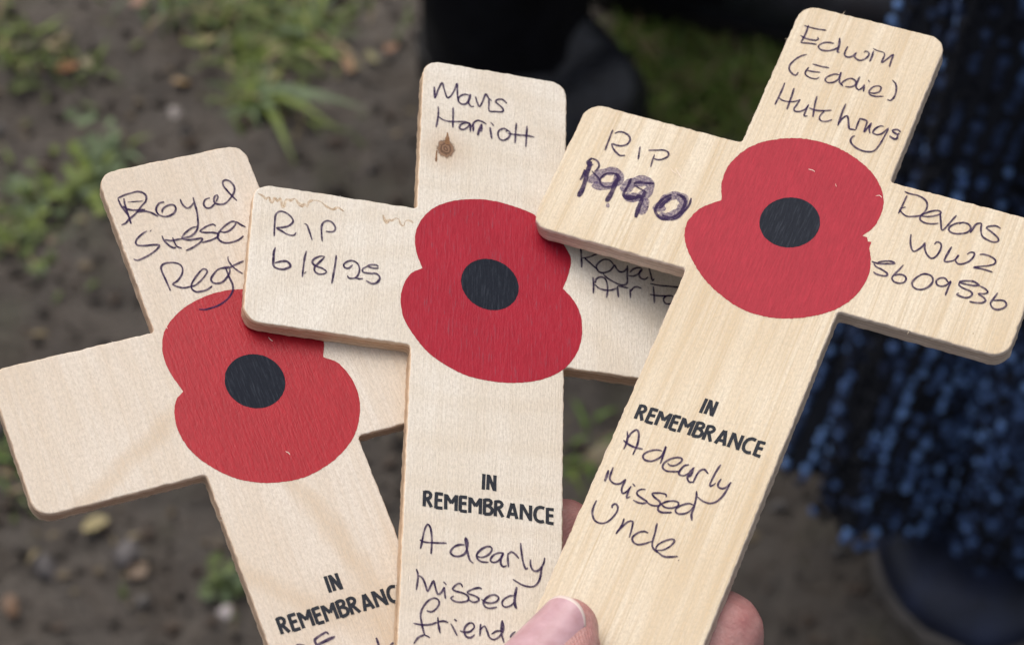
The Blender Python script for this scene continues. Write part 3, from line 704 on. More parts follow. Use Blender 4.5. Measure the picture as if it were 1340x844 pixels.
CM = []      # matrices of the crosses
LBL = ['wooden poppy cross with a blank left arm and Regt writing, rearmost of the fan',
       'pale wooden poppy cross with a knot under the name Mavis Harriott, middle of the fan',
       'streaky yellowish wooden poppy cross for Edwin (Eddie) Hutchings, front one of the fan']
PR_SHIFT = [(-5, -2), (0, 0), (-11, 2)]
for i in range(3):
    ps = D['pose'][i]
    M = MC @ Matrix.Translation(Vector(ps['t']) / 100) @ Matrix([[*r, 0] for r in ps['R']] + [[0, 0, 0, 1]])
    CM.append(M)
def plane_px(i, px, py, off=0.0):
    """world point on the face of cross i seen at that place, moved off mm along its normal"""
    M = CM[i]; n = (M.to_3x3() @ Vector((0, 0, 1))).normalized(); o = M.translation; d = ray(px, py)
    return Vector(cam.location) + d * (((o - Vector(cam.location)).dot(n) + off / 1000) / d.dot(n))
NOTCH = D['poppy3']
for i in range(3):
    M = CM[i]; s = D['pose'][i]['s']
    root = bpy.data.objects.new('wooden_cross', None); COL.objects.link(root)
    root.empty_display_size = .02; root.matrix_world = M
    tag(root, LBL[i], 'cross', 'wooden remembrance crosses fanned out in the hand')
    board = obj('board', cross_mesh(i, s), [WOOD[i], EDGE[i]], root)
    out = D['poppy%d' % (i + 1)]
    if i < 2:   # the part under the next cross continues like the fully visible print
        a, b = (9, 9) if i == 0 else (11, 11)
        hid = [[4.9, 15.4], [8.2, 13.6], [10.7, 11.4], [12.4, 8.9]] if i == 0 else [[9.0, 13.4], [11.2, 11.3], [12.7, 9.0]]
        out = out[:a] + hid + out[b:]
    pp = obj('poppy', filled(out, .035, .10 if i == 2 else .06, i * 5.0), PAINT_RED[i], root)
    rc = D['shape'][6] * 10 * s
    ring = [[rc * math.cos(2 * math.pi * k / 24), rc * math.sin(2 * math.pi * k / 24)] for k in range(24)]
    obj('poppy_centre', filled(ring, .055, .05, i * 3.0 + 1), PAINT_BLACK[i], pp)
    inv = M.inverted()
    p0 = inv @ plane_px(i, 700, 600); p1 = inv @ plane_px(i, 700 + PR_SHIFT[i][0], 600 + PR_SHIFT[i][1])
    dx, dy = (p1 - p0).x * 1000, (p1 - p0).y * 1000
    obj('printed_lettering', strokes(D['P2'], .275, .03, smooth=False, taper=False, dx=dx, dy=dy, wob=.02), PRINT, root)
    for word in words(D[str(i + 1)]): obj('handwritten_word', strokes(word, .158, .075), INK, root)
    if i == 2: obj('smeared_ink', strokes(D['S3'], .17, .03, taper=True, wob=.35), SMUDGE, root)
    for word in (words(D['W%d' % (i + 1)], .3) if i != 1 else []): obj('scratch_mark', strokes(word, .11, .075, wob=.5), PALE, root)
    if i == 1:
        obj('grain_mark', strokes(D['G2'], .21, .02, wob=.8), MARK, root)
        obj('knot_mark', strokes(D['K2'], .20, .02, wob=.8), KNOT, root)

# ------------------------------------------------------------------ bodies grown as one surface
def ball(bm, c, r, sub=2):
    return bmesh.ops.create_icosphere(bm, subdivisions=sub, radius=r, matrix=Matrix.Translation(c))['verts']
def capsule(bm, a, ra, b, rb):
    t = bmesh.new()
    ball(t, a, ra); ball(t, b, rb)
    bmesh.ops.convex_hull(t, input=t.verts[:])
    for v in [v for v in t.verts if not v.link_faces]: t.verts.remove(v)
    me = bpy.data.meshes.new('t'); t.to_mesh(me); t.free(); bm.from_mesh(me); bpy.data.meshes.remove(me)
def grow(name, chains, voxel, mats, parent=None, smooth=6, origin=None):
    bm = bmesh.new()
    for ch in chains:
        for (a, ra), (b, rb) in zip(ch, ch[1:]): capsule(bm, Vector(a), ra, Vector(b), rb)
    me = bpy.data.meshes.new(name); bm.to_mesh(me); bm.free()
    o = bpy.data.objects.new(name, me); COL.objects.link(o)
    r = o.modifiers.new('r', 'REMESH'); r.mode = 'VOXEL'; r.voxel_size = voxel; r.use_smooth_shade = True
    sm = o.modifiers.new('s', 'SMOOTH'); sm.iterations = smooth; sm.factor = .5
    dg = bpy.context.evaluated_depsgraph_get(); dg.update()
    me2 = bpy.data.meshes.new_from_object(o.evaluated_get(dg)); me2.name = name
    bpy.data.objects.remove(o); bpy.data.meshes.remove(me)
    for p in me2.polygons: p.use_smooth = True
    me2.materials.clear()
    return link(name, me2, parent, mats)

def skin(name, c, ridges=True):
    m = NT(name)
    f = m.noise(m.coord((180,) * 3), 1, 5, .6); g = m.noise(m.coord((1500,) * 3), 1, 4, .7)
    k = m.ramp(f, [(.34, (c[0] * .80, c[1] * .62, c[2] * .64)), (.5, c), (.66, (min(1, c[0] * 1.12), c[1] * 1.28, c[2] * 1.26))])
    k = m.mix(m.math('MULTIPLY', m.ramp(g, [(.40, 1.0), (.62, 0.0)]), .28), k, (c[0] * .78, c[1] * .62, c[2] * .60))
    m.col(k); m.setp(Roughness=.44, Specular_IOR_Level=.45)
    m.b.inputs['Subsurface Weight'].default_value = .18; m.b.inputs['Subsurface Radius'].default_value = (.0035, .0012, .0007)
    m.b.inputs['Subsurface Scale'].default_value = 1.0
    w = m.node('ShaderNodeTexWave', wave_type='RINGS', rings_direction='SPHERICAL')
    w.inputs['Scale'].default_value = 620; w.inputs['Distortion'].default_value = 2.2; w.inputs['Detail'].default_value = 1; w.inputs['Detail Scale'].default_value = .35
    c2 = m.node('ShaderNodeTexCoord'); mp = m.node('ShaderNodeMapping'); m.lk(c2.outputs['Object'], mp.inputs[0]); mp.inputs['Location'].default_value = tuple(-x for x in RIDGE)
    m.lk(mp.outputs[0], w.inputs['Vector'])
    m.bump(m.math('ADD', m.math('MULTIPLY', w.outputs['Fac'], .16), g), 1.0, .00024)
    return m.m
tipM = plane_px(2, 943, 829, -2.6 - 6.9)
RIDGE = plane_px(2, 930, 860, -2.6 - 6.4)
SKIN = skin('skin', (.44, .215, .200))
mmr = lambda v: v / 1000
def cp(px, py, depth):  # point at a distance in front of the lens, in metres
    return Vector(cam.location) + ray(px, py) * depth
wrist = plane_px(1, 700, 1640, -34)
thumb = [(plane_px(2, 743, 823, 4.5), mmr(4.85)), (plane_px(2, 722, 851, 5.0), mmr(5.5)), (plane_px(2, 694, 890, 5.6), mmr(6.3)), (plane_px(2, 640, 970, 7.6), mmr(8.3)),
         (plane_px(1, 590, 1075, 11), mmr(9.0)), (plane_px(1, 560, 1250, 2), mmr(10.5)), (plane_px(1, 640, 1480, -20), mmr(14)), (wrist, mmr(19))]
thumb_fold = [(plane_px(2, 757, 842, 5.6), mmr(3.4)), (plane_px(2, 730, 882, 7.2), mmr(4.2))]
k1, k2, k3, k4 = plane_px(1, 675, 1250, -30), plane_px(1, 755, 1260, -30), plane_px(1, 830, 1300, -30), plane_px(1, 895, 1350, -28)
index_f = [(plane_px(1, 735, 706, -14.5), mmr(6.9)), (plane_px(1, 732, 780, -15), mmr(7.2)), (plane_px(1, 724, 880, -17), mmr(7.5)), (plane_px(1, 700, 1060, -22), mmr(8.3)), (k1, mmr(10))]
middle_f = [(tipM, mmr(6.9)), (plane_px(2, 915, 880, -10.4), mmr(6.9)), (plane_px(2, 875, 950, -13), mmr(7.4)), (plane_px(1, 810, 1100, -20), mmr(8.4)), (k2, mmr(10))]
ring_f = [(plane_px(2, 985, 985, -11), mmr(6.2)), (plane_px(2, 925, 1060, -13), mmr(7.0)), (plane_px(1, 860, 1160, -22), mmr(8.0)), (k3, mmr(9.6))]
little_f = [(plane_px(2, 960, 1130, -16), mmr(5.2)), (plane_px(1, 930, 1200, -22), mmr(6.2)), (k4, mmr(8.6))]
fore = [(wrist, mmr(19)), (MC @ Vector((.02, -.24, -.20)), mmr(26)), (MC @ Vector((.0, -.42, -.02)), mmr(38))]
chains = [thumb, thumb_fold, index_f, middle_f, ring_f, little_f, [(k1, mmr(10.5)), (wrist, mmr(18))], [(k2, mmr(11)), (wrist, mmr(18))], [(k3, mmr(10.5)), (wrist, mmr(18))],
          [(k4, mmr(10)), (wrist, mmr(17))], [(k1, mmr(10)), (k2, mmr(10)), (k3, mmr(10)), (k4, mmr(9))], fore]
hand = grow('hand', chains, .00085, [SKIN])
tag(hand, 'bare hand at the bottom edge, thumb pressed on the front cross and fingers behind', 'hand')
# thumbnail: a curved plate on the far left side of the thumb's tip
NAIL = NT('nail')
nf = NAIL.noise(NAIL.coord((420, 420, 420)), 1, 3)
nf2 = NAIL.noise(NAIL.coord((900, 900, 900), (0, 0, 0), (0, 0, 0)), 1, 2)
NAIL.col(NAIL.mix(NAIL.math('MULTIPLY', nf2, .35), NAIL.ramp(nf, [(.3, (.38, .20, .215)), (.7, (.50, .305, .33))]), (.46, .30, .33))); NAIL.setp(Roughness=.30, Specular_IOR_Level=.5)
NAIL.b.inputs['Subsurface Weight'].default_value = .15; NAIL.b.inputs['Subsurface Radius'].default_value = (.002, .001, .0008)
NTIP = simple('nail_tip', (.66, .54, .49), .4, .1, 300, .5)
def nail():
    (c0, r0), (c1, r1), (c2, r2) = thumb[0], thumb[1], thumb[2]
    ax = (c0 - c2).normalized(); vw = (Vector(cam.location) - c0); vw = (vw - ax * vw.dot(ax)).normalized()
    lf = vw.cross(ax).normalized()
    if (MC.inverted().to_3x3() @ lf).x > 0: lf = -lf
    bm = bmesh.new(); NU, NV = 26, 22; G = []
    Lb = (c2 - c0).length * 1.15
    for layer in (0, 1):
        g = []
        for a in range(NU + 1):
            row = []
            for b in range(NV + 1):
                v = -1 + 2 * b / NV
                ph = R(29 + 51 * v)
                end = .00235 * (1 - .55 * abs(v) ** 2.6 - (.45 * max(0, -v) ** 2))
                t = -Lb + (Lb + end) * a / NU
                k = max(0, -t); 
                rr = r0 + (r2 - r0) * min(1.2, k / (c2 - c0).length)
                rad = rr + .00022 - layer * .00042 - max(0, t) * .10 - .00014 * (abs(v) ** 6)
                p = c0 + ax * t + (vw * math.cos(ph) + lf * math.sin(ph)) * rad
                row.append(bm.verts.new(p))
            g.append(row)
        G.append(g)
    for layer, g in enumerate(G):
        for a in range(NU):
            for b in range(NV):
                q = (g[a][b], g[a][b + 1], g[a + 1][b + 1], g[a + 1][b])
                f = bm.faces.new(q if layer else q[::-1]); f.smooth = True
                if a >= NU - 1: f.material_index = 1
    A, B = G
    edge = [(A[a][0], A[a + 1][0], B[a + 1][0], B[a][0]) for a in range(NU)] + [(A[a][NV], A[a + 1][NV], B[a + 1][NV], B[a][NV]) for a in range(NU)] + \
           [(A[NU][b], A[NU][b + 1], B[NU][b + 1], B[NU][b]) for b in range(NV)] + [(A[0][b], A[0][b + 1], B[0][b + 1], B[0][b]) for b in range(NV)]
    for q in edge:
        f = bm.faces.new(q); f.material_index = 1
    bmesh.ops.recalc_face_normals(bm, faces=bm.faces[:])
    return bm
obj('thumbnail', nail(), [NAIL.m, NTIP], hand)
CUFF = simple('dark_sleeve_cloth', (.020, .022, .028), .9, .3, 200)
grow('sleeve', [[(fore[1][0].lerp(fore[0][0], .25), .033), (fore[1][0], .036), (fore[2][0], .050)]], .004, [CUFF], hand, 2)

# ------------------------------------------------------------------ ground
def gh(x, y):
    return .016 * noise.noise(Vector((x * 4, y * 4, 0))) + .009 * noise.noise(Vector((x * 14, y * 14, 3))) + .0065 * noise.noise(Vector((x * 45, y * 45, 7))) + .0040 * noise.noise(Vector((x * 110, y * 110, 5)))
MUD = NT('trodden_mud')
v = MUD.coord((1, 1, 1))
a = MUD.noise(v, 6, 6, .6); b = MUD.noise(v, 38, 5, .65); c = MUD.noise(v, 150, 4, .7); e = MUD.noise(v, 14, 3)
k = MUD.ramp(a, [(.30, (.052, .043, .037)), (.50, (.086, .073, .063)), (.70, (.118, .101, .087))])
k = MUD.mix(MUD.math('MULTIPLY', MUD.ramp(b, [(.40, 0.0), (.68, 1.0)]), .55), k, (.082, .062, .047))
k = MUD.mix(MUD.math('MULTIPLY', MUD.ramp(b, [(.28, 1.0), (.42, 0.0)]), .45), k, (.028, .023, .020))
d2 = MUD.noise(v, 75, 5, .7, .4)
k = MUD.mix(MUD.math('MULTIPLY', MUD.ramp(d2, [(.52, 0.0), (.66, 1.0)]), .50), k, (.118, .100, .085))
k = MUD.mix(MUD.math('MULTIPLY', MUD.ramp(d2, [(.32, 1.0), (.45, 0.0)]), .50), k, (.030, .024, .020))
k = MUD.mix(MUD.math('MULTIPLY', MUD.ramp(e, [(.55, 0.0), (.70, 1.0)]), .35), k, (.046, .054, .022))
k = MUD.mix(MUD.ramp(c, [(.70, 0.0), (.76, 1.0)]), k, (.15, .125, .095))
MUD.col(k); MUD.setp(Roughness=.72, Specular_IOR_Level=.35); MUD.bump(MUD.math('ADD', b, c), 1.0, .009)
bm = bmesh.new()
# one sheet: fine cells where the photograph looks, coarse out to the horizon
def axis(lo, hi, step):
    n = int((hi - lo) / step); fine = [lo + (hi - lo) * i / n for i in range(n + 1)]
    far = [.15, .4, .9, 2, 5, 12, 30, 90]
    return [lo - f for f in reversed(far)] + fine + [hi + f for f in far]
xs, ys = axis(-.6, .75, .0075), axis(.4, 1.75, .0075)
g = [[bm.verts.new((x, y, gh(x, y) if -3 < x < 3 and -3 < y < 5 else 0)) for x in xs] for y in ys]
for j in range(len(ys) - 1):
    for i in range(len(xs) - 1): bm.faces.new((g[j][i], g[j][i + 1], g[j + 1][i + 1], g[j + 1][i])).smooth = True
tag(obj('ground', bm, MUD.m), None, None, kind='structure')
def gp(px, py, up=0.0):
    p = at_height(px, py); p = at_height(px, py, gh(p.x, p.y)); return Vector((p.x, p.y, gh(p.x, p.y) + up))

GRASS = []
for nm, c in (('fresh', (.110, .145, .026)), ('mid', (.075, .100, .026)), ('bluish', (.095, .130, .062)), ('dark', (.105, .175, .032)), ('straw', (.20, .155, .085))):
    m = NT('grass_' + nm); f = m.noise(m.coord((60, 60, 60)), 1, 3)
    m.col(m.ramp(f, [(.3, tuple(x * .65 for x in c)), (.7, tuple(x * 1.30 for x in c))])); m.setp(Roughness=.60, Specular_IOR_Level=.3)
    m.b.inputs['Transmission Weight'].default_value = 0
    GRASS.append(m.m)
def blade(bm, p, h, w, ang, lean, mi):
    d = Vector((math.cos(ang), math.sin(ang), 0)); n = Vector((-d.y, d.x, 0)); L = []
    for k in range(5):
        t = k / 4; q = p + d * (lean * t * t * h) + Vector((0, 0, h * (t - .45 * lean * t * t)))
        ww = w * (1 - t) ** .7 * (.6 + .8 * min(1, t * 3 + .2)); L.append((bm.verts.new(q + n * ww * .5), bm.verts.new(q - n * ww * .5)))
    for a, b in zip(L, L[1:]):
        f = bm.faces.new((a[0], a[1], b[1], b[0])); f.material_index = mi; f.smooth = True
def leaf(bm, p, l, w, ang, tilt, mi):
    d = Vector((math.cos(ang) * math.cos(tilt), math.sin(ang) * math.cos(tilt), math.sin(tilt))); n = Vector((-math.sin(ang), math.cos(ang), 0)); up = n.cross(d) * -1
    pts = [(0, 0, 0), (.3, .42, .08), (.65, .5, .10), (1, 0, .02), (.65, -.5, .10), (.3, -.42, .08)]
    mid = bm.verts.new(p + d * l * .5)
    vs = [bm.verts.new(p + d * l * x + n * w * y + up * l * z) for x, y, z in pts]
    for k in range(6):
        f = bm.faces.new((vs[k], vs[(k + 1) % 6], mid)); f.material_index = mi
# patches of short grass seen between and beside the crosses: centre, spread (px), count, height, materials
PATCH = [(60, 80, 70, 40, 420, .020, (0, 1, 1)), (15, 60, 40, 30, 200, .022, (0, 0, 1)), (330, 30, 110, 40, 850, .026, (0, 1, 2, 1)), (270, 20, 60, 25, 260, .022, (1, 2)), (420, 40, 45, 45, 260, .028, (0, 1)),
         (335, 95, 45, 45, 330, .026, (0, 2, 1)), (375, 150, 30, 20, 90, .022, (0, 2)), (20, 290, 45, 60, 330, .018, (0, 1, 2)), (45, 330, 40, 45, 150, .016, (1, 2)), (15, 610, 40, 55, 200, .016, (3, 1)),
         (130, 240, 40, 45, 300, .017, (0, 2, 1)), (925, 105, 105, 65, 1500, .030, (3, 0, 0)), (870, 90, 60, 45, 380, .026, (3, 1, 0)), (990, 85, 50, 55, 420, .032, (3, 1, 0)),
         (765, 590, 30, 50, 90, .018, (3, 1)), (95, 725, 70, 35, 50, .010, (1, 4)), (150, 765, 80, 40, 50, .010, (1,)), (450, 150, 60, 60, 30, .012, (1, 4)),
         (620, 480, 300, 300, 60, .010, (1, 4)), (200, 620, 180, 60, 40, .010, (1, 3)), (1100, 60, 60, 50, 60, .02, (3,)), (300, 790, 20, 50, 60, .014, (1, 2)), (440, 200, 40, 30, 30, .012, (1,))]
bm = bmesh.new(); rnd = random.Random(5)
for px, py, sx, sy, n, h, ms in PATCH:
    for _ in range(int(n * (.6 if px > 800 else .17))):
        p = gp(rnd.gauss(px, sx * .62), rnd.gauss(py, sy * .62))
        blade(bm, p - Vector((0, 0, .002)), h * rnd.uniform(.4, 1.1), rnd.uniform(.0018, .0040), rnd.uniform(0, 6.3), rnd.uniform(.5, 1.5), rnd.choice(ms) if rnd.random() < .8 else 4)
tag(obj('grass', bm, GRASS), 'short grass growing in patches out of the mud', 'grass', kind='stuff')
# weeds and tufts one can tell apart
def tuft(px, py, label, blades, h, ms, w=(.003, .006), leaves=0, ls=.010, spread=.018, angs=None):
    bm = bmesh.new(); base = gp(px, py); rr = random.Random(int(px * 7 + py))
    for k in range(blades):
        a = angs[k % len(angs)] if angs else rr.uniform(0, 6.3)
        blade(bm, Vector((rr.gauss(0, spread * .25), rr.gauss(0, spread * .25), -.002)), h * rr.uniform(.6, 1.2), rr.uniform(*w), a + rr.uniform(-.15, .15), rr.uniform(.7, 1.3), rr.choice(ms))
    for k in range(leaves):
        a = rr.uniform(0, 6.3); q = Vector((rr.gauss(0, spread * .6), rr.gauss(0, spread * .6), rr.uniform(.003, .014)))
        leaf(bm, q, ls * rr.uniform(.6, 1.3), ls * rr.uniform(.6, 1.0), a, rr.uniform(-.2, .5), rr.choice(ms))
    o = obj('grass_tuft' if leaves < blades else 'weed', bm, GRASS); o.location = base
    tag(o, label, 'grass tuft' if leaves < blades else 'weed')
tuft(338, 148, 'tuft with long broad grass blades arching towards the middle cross', 5, .058, (2, 0), (.0065, .009), 0, angs=[-.85, -.35, -.95, -.2, -1.2])
tuft(335, 140, 'bright green short tuft at the root of the long broad blades', 34, .022, (0, 2), (.003, .006))
tuft(140, 205, 'pale green leafy weed just above the corner of the back cross', 14, .016, (2,), leaves=26, ls=.009, spread=.026)
tuft(105, 245, 'bright green leafy weed beside the left edge of the back cross', 12, .016, (0,), leaves=21, ls=.009, spread=.024)
tuft(50, 265, 'greyish green weed near the left edge of the picture', 10, .014, (2, 1), leaves=15, ls=.008, spread=.022)
tuft(28, 320, 'yellowish green weed trailing down the far left', 10, .014, (0, 1), leaves=19, ls=.008, spread=.024)
tuft(292, 772, 'small round-leaved seedling beside the lower post of the back cross', 4, .014, (2, 1), leaves=12, ls=.010, spread=.013)
tuft(405, 50, 'upright fresh tuft at the top between the left crosses', 26, .034, (0, 2), (.003, .006), spread=.03)
tuft(330, 75, 'mid green tuft under the grassy strip at the top', 26, .028, (0, 1), (.003, .006), spread=.03)
tuft(765, 600, 'thin green shoot in the gap between the middle and front crosses', 7, .030, (0, 3), (.003, .005))

# fallen leaf scraps and stones
def blob(name, px, py, size, flat, c, label, cat, seed):
    size *= .9; c = tuple(x * .72 for x in c)
    bm = bmesh.new(); bmesh.ops.create_icosphere(bm, subdivisions=3, radius=size)
    for v in bm.verts:
        f = 1 + .35 * noise.noise(v.co / size * 1.3 + Vector((seed, 0, 0))) + .12 * noise.noise(v.co / size * 4 + Vector((0, seed, 0)))
        v.co = Vector((v.co.x * f * 1.15, v.co.y * f * .85, v.co.z * f * flat))
    bmesh.ops.rotate(bm, verts=bm.verts, cent=(0, 0, 0), matrix=Matrix.Rotation(seed * 2.1, 3, 'Z'))
    o = obj(name, bm, simple('%s_surface' % name, c, .6, .3, 150), smooth=True); o.location = gp(px, py, size * flat * .35); tag(o, label, cat)
def scrap(px, py, size, c, label, seed):
    """a curled scrap of dead leaf with real thickness"""
    size *= .82; c = tuple(x * .62 for x in c)
    bm = bmesh.new(); N = 12; top = []; rr = random.Random(seed)
    for s in (0, 1):
        mid = bm.verts.new((0, 0, .0012 - s * .0005)); ring = []
        for k in range(N):
            a = 2 * math.pi * k / N; r = size * (1 + .3 * math.sin(2 * a + seed) * .6 + rr.uniform(-.12, .12))
            ring.append(bm.verts.new((r * math.cos(a) * 1.25, r * math.sin(a) * .8, .0012 + size * .35 * math.cos(a * 2 + seed) * .5 - s * .0005)))
        for k in range(N):
            q = (ring[k], ring[(k + 1) % N], mid); bm.faces.new(q if s == 0 else q[::-1])
        top.append(ring)
    for k in range(N): bm.faces.new((top[0][k], top[0][(k + 1) % N], top[1][(k + 1) % N], top[1][k]))
    bmesh.ops.recalc_face_normals(bm, faces=bm.faces[:])
    o = obj('dead_leaf', bm, simple('dead_leaf_brown', c, .6, .3, 200)); o.location = gp(px, py, .004); o.rotation_euler = (rr.uniform(-.3, .3), rr.uniform(-.3, .3), rr.uniform(0, 6))
    tag(o, label, 'dead leaf')
scrap(270, 58, .0065, (.34, .29, .14), 'pale yellow dead leaf on the mud near the top left', 1)
scrap(90, 95, .0062, (.42, .20, .09), 'orange dead leaf at the edge of the top left grass', 2)
scrap(115, 88, .0055, (.33, .29, .18), 'cream leaf scrap right beside the orange dead leaf', 3)
scrap(238, 113, .0055, (.36, .24, .12), 'tan leaf scrap on bare mud left of the long blades', 4)
scrap(182, 8, .0060, (.38, .22, .16), 'pinkish leaf scrap at the top edge left of the grassy strip', 5)
scrap(375, 78, .0075, (.27, .21, .14), 'beige leaf lying among the grass tufts at the top', 6)
scrap(457, 91, .0058, (.42, .25, .14), 'light orange leaf scrap left of the middle cross top', 7)
scrap(487, 80, .0050, (.30, .27, .13), 'yellowish leaf scrap next to the light orange one', 8)
scrap(511, 69, .0045, (.42, .23, .14), 'small orange leaf scrap beside the black trouser leg', 9)
scrap(126, 690, .0078, (.40, .33, .17), 'oval pale yellow leaf under the blank cross arm', 10)
scrap(182, 752, .0070, (.24, .17, .12), 'dull beige leaf on the mud at the lower left', 11)
scrap(790, 600, .0100, (.27, .22, .14), 'straw coloured leaf in the gap between two cross posts', 12)
scrap(15, 799, .0070, (.22, .13, .08), 'brown leaf scrap in the bottom left corner', 13)
scrap(1079, 500, .0060, (.24, .17, .10), 'brown leaf scrap in the gap left of the knitted skirt', 14)
blob('stone', 230, 150, .0052, .6, (.33, .29, .27), 'small pale grey stone on the mud above the back cross', 'stone', 1)
blob('stone', 293, 801, .0055, .6, (.50, .44, .44), 'whitish stone below the round-leaved seedling', 'stone', 2)
blob('stone', 70, 318, .0042, .6, (.24, .18, .13), 'tiny brown stone beside the left weeds', 'stone', 3)
blob('stone', 60, 745, .0085, .5, (.085, .075, .075), 'dark grey stone at the lower left', 'stone', 4)
blob('stone', 165, 725, .0085, .45, (.13, .115, .115), 'flat grey stone under the arm of the back cross', 'stone', 5)
blob('mud_clod', 1113, 637, .0085, .8, (.16, .105, .075), 'brown clod of mud at the hem of the knitted skirt', 'mud clod', 6)
blob('mud_clod', 205, 300, .0150, .35, (.060, .052, .050), 'low dark clod of mud left of the back cross writing', 'mud clod', 7)
# crumbs of soil nobody could count
bm = bmesh.new(); rnd = random.Random(9)
for _ in range(2600):
    p = gp(rnd.uniform(-40, 1380), rnd.uniform(-40, 880)); r = .0010 + .0046 * rnd.random() ** 3
    vs = bmesh.ops.create_icosphere(bm, subdivisions=1, radius=r, matrix=Matrix.Translation(p + Vector((0, 0, r * .2))) @ Euler((rnd.uniform(0, 3), rnd.uniform(0, 3), 0)).to_matrix().to_4x4() @ Matrix.Diagonal((1.3, .9, .6, 1)))['verts']
    mi = rnd.choice((0, 0, 0, 1, 1, 2, 3)) if rnd.random() < .7 else 0
    for f in {f for v_ in vs for f in v_.link_faces}: f.material_index = mi
tag(obj('soil_crumbs', bm, [simple('crumb_dark', (.045, .037, .031), .8), simple('crumb_brown', (.080, .058, .044), .8), simple('crumb_grey', (.095, .085, .080), .8), simple('crumb_straw', (.15, .115, .075), .7)]),
    'loose crumbs of soil and bark scattered over the mud', 'soil', kind='stuff')

# ------------------------------------------------------------------ the bystanders
def person(name, label, hip, feet, face, cloth, height=1.66, toes=None):
    """one continuous body; feet = two ankle points, face = unit direction"""
    hx, hy = hip; f = Vector((face[0], face[1], 0)).normalized(); s = Vector((-f.y, f.x, 0))
    P = lambda a, b, z: Vector((hx, hy, 0)) + f * a + s * b + Vector((0, 0, z))
    H = height
    ch = [[(P(0, 0, .93 * H / 1.66), .115), (P(.01, 0, 1.10), .105), (P(0, 0, 1.30), .125), (P(-.01, 0, 1.40), .075), (P(0, 0, 1.47), .05), (P(.02, 0, 1.56), .078), (P(.015, 0, 1.60), .085)],
          [(P(.10, 0, 1.56), .012), (P(.118, 0, 1.535), .014)], [(P(.05, 0, 1.495), .035), (P(.075, 0, 1.50), .022)]]
    for sd, ft in zip((1, -1), feet):
        k = Vector((ft[0], ft[1], 0)); kn = k.lerp(P(.0, sd * .1, 0), .45); kn.z = .48
        ch.append([(P(0, sd * .085, .88), .085), (kn, .055), (Vector((k.x, k.y, .09)), .036), (Vector((k.x, k.y, .055)), .028), (Vector((k.x, k.y, .034)) + (toes[(1 - sd) // 2] if toes else f) * .05, .014)])
        ch.append([(P(0, sd * .17, 1.36), .05), (P(-.02, sd * .24, 1.08), .036), (P(.12, sd * .15, 1.08), .028), (P(.18, sd * .07, 1.11), .028), (P(.21, sd * .01, 1.13), .018)])
    b = grow(name, ch, .010, [SKIN2], None, 4); tag(b, label, 'person')
    co = [[(P(0, 0, .98), .150), (P(0, 0, 1.30), .140), (P(0, 0, 1.40), .09)]]
    for sd in (1, -1): co.append([(P(0, sd * .17, 1.36), .066), (P(-.02, sd * .24, 1.08), .052), (P(.12, sd * .15, 1.08), .046)])
    grow('coat', co, .012, [cloth], b, 3)
    grow('hair', [[(P(-.03, 0, 1.62), .092), (P(-.045, 0, 1.54), .07)]], .010, [HAIR], b, 2)
    return b, f, s, P
SKIN2 = simple('skin_plain', (.45, .24, .18), .5, .08, 20)
HAIR = simple('hair', (.05, .03, .02), .7)
BLACK = simple('black_cloth', (.0055, .0055, .0075), .92, .4, 60, .15)
LEATHER = NT('black_leather'); lf_ = LEATHER.noise(LEATHER.coord((160,) * 3), 1, 4)
LEATHER.col(LEATHER.ramp(lf_, [(.3, (.004, .0045, .007)), (.7, (.016, .018, .026))])); LEATHER.setp(Roughness=.42, Specular_IOR_Level=.5); LEATHER.bump(lf_, .5, .002)
SOLE = simple('shoe_sole', (.012, .011, .011), .7)

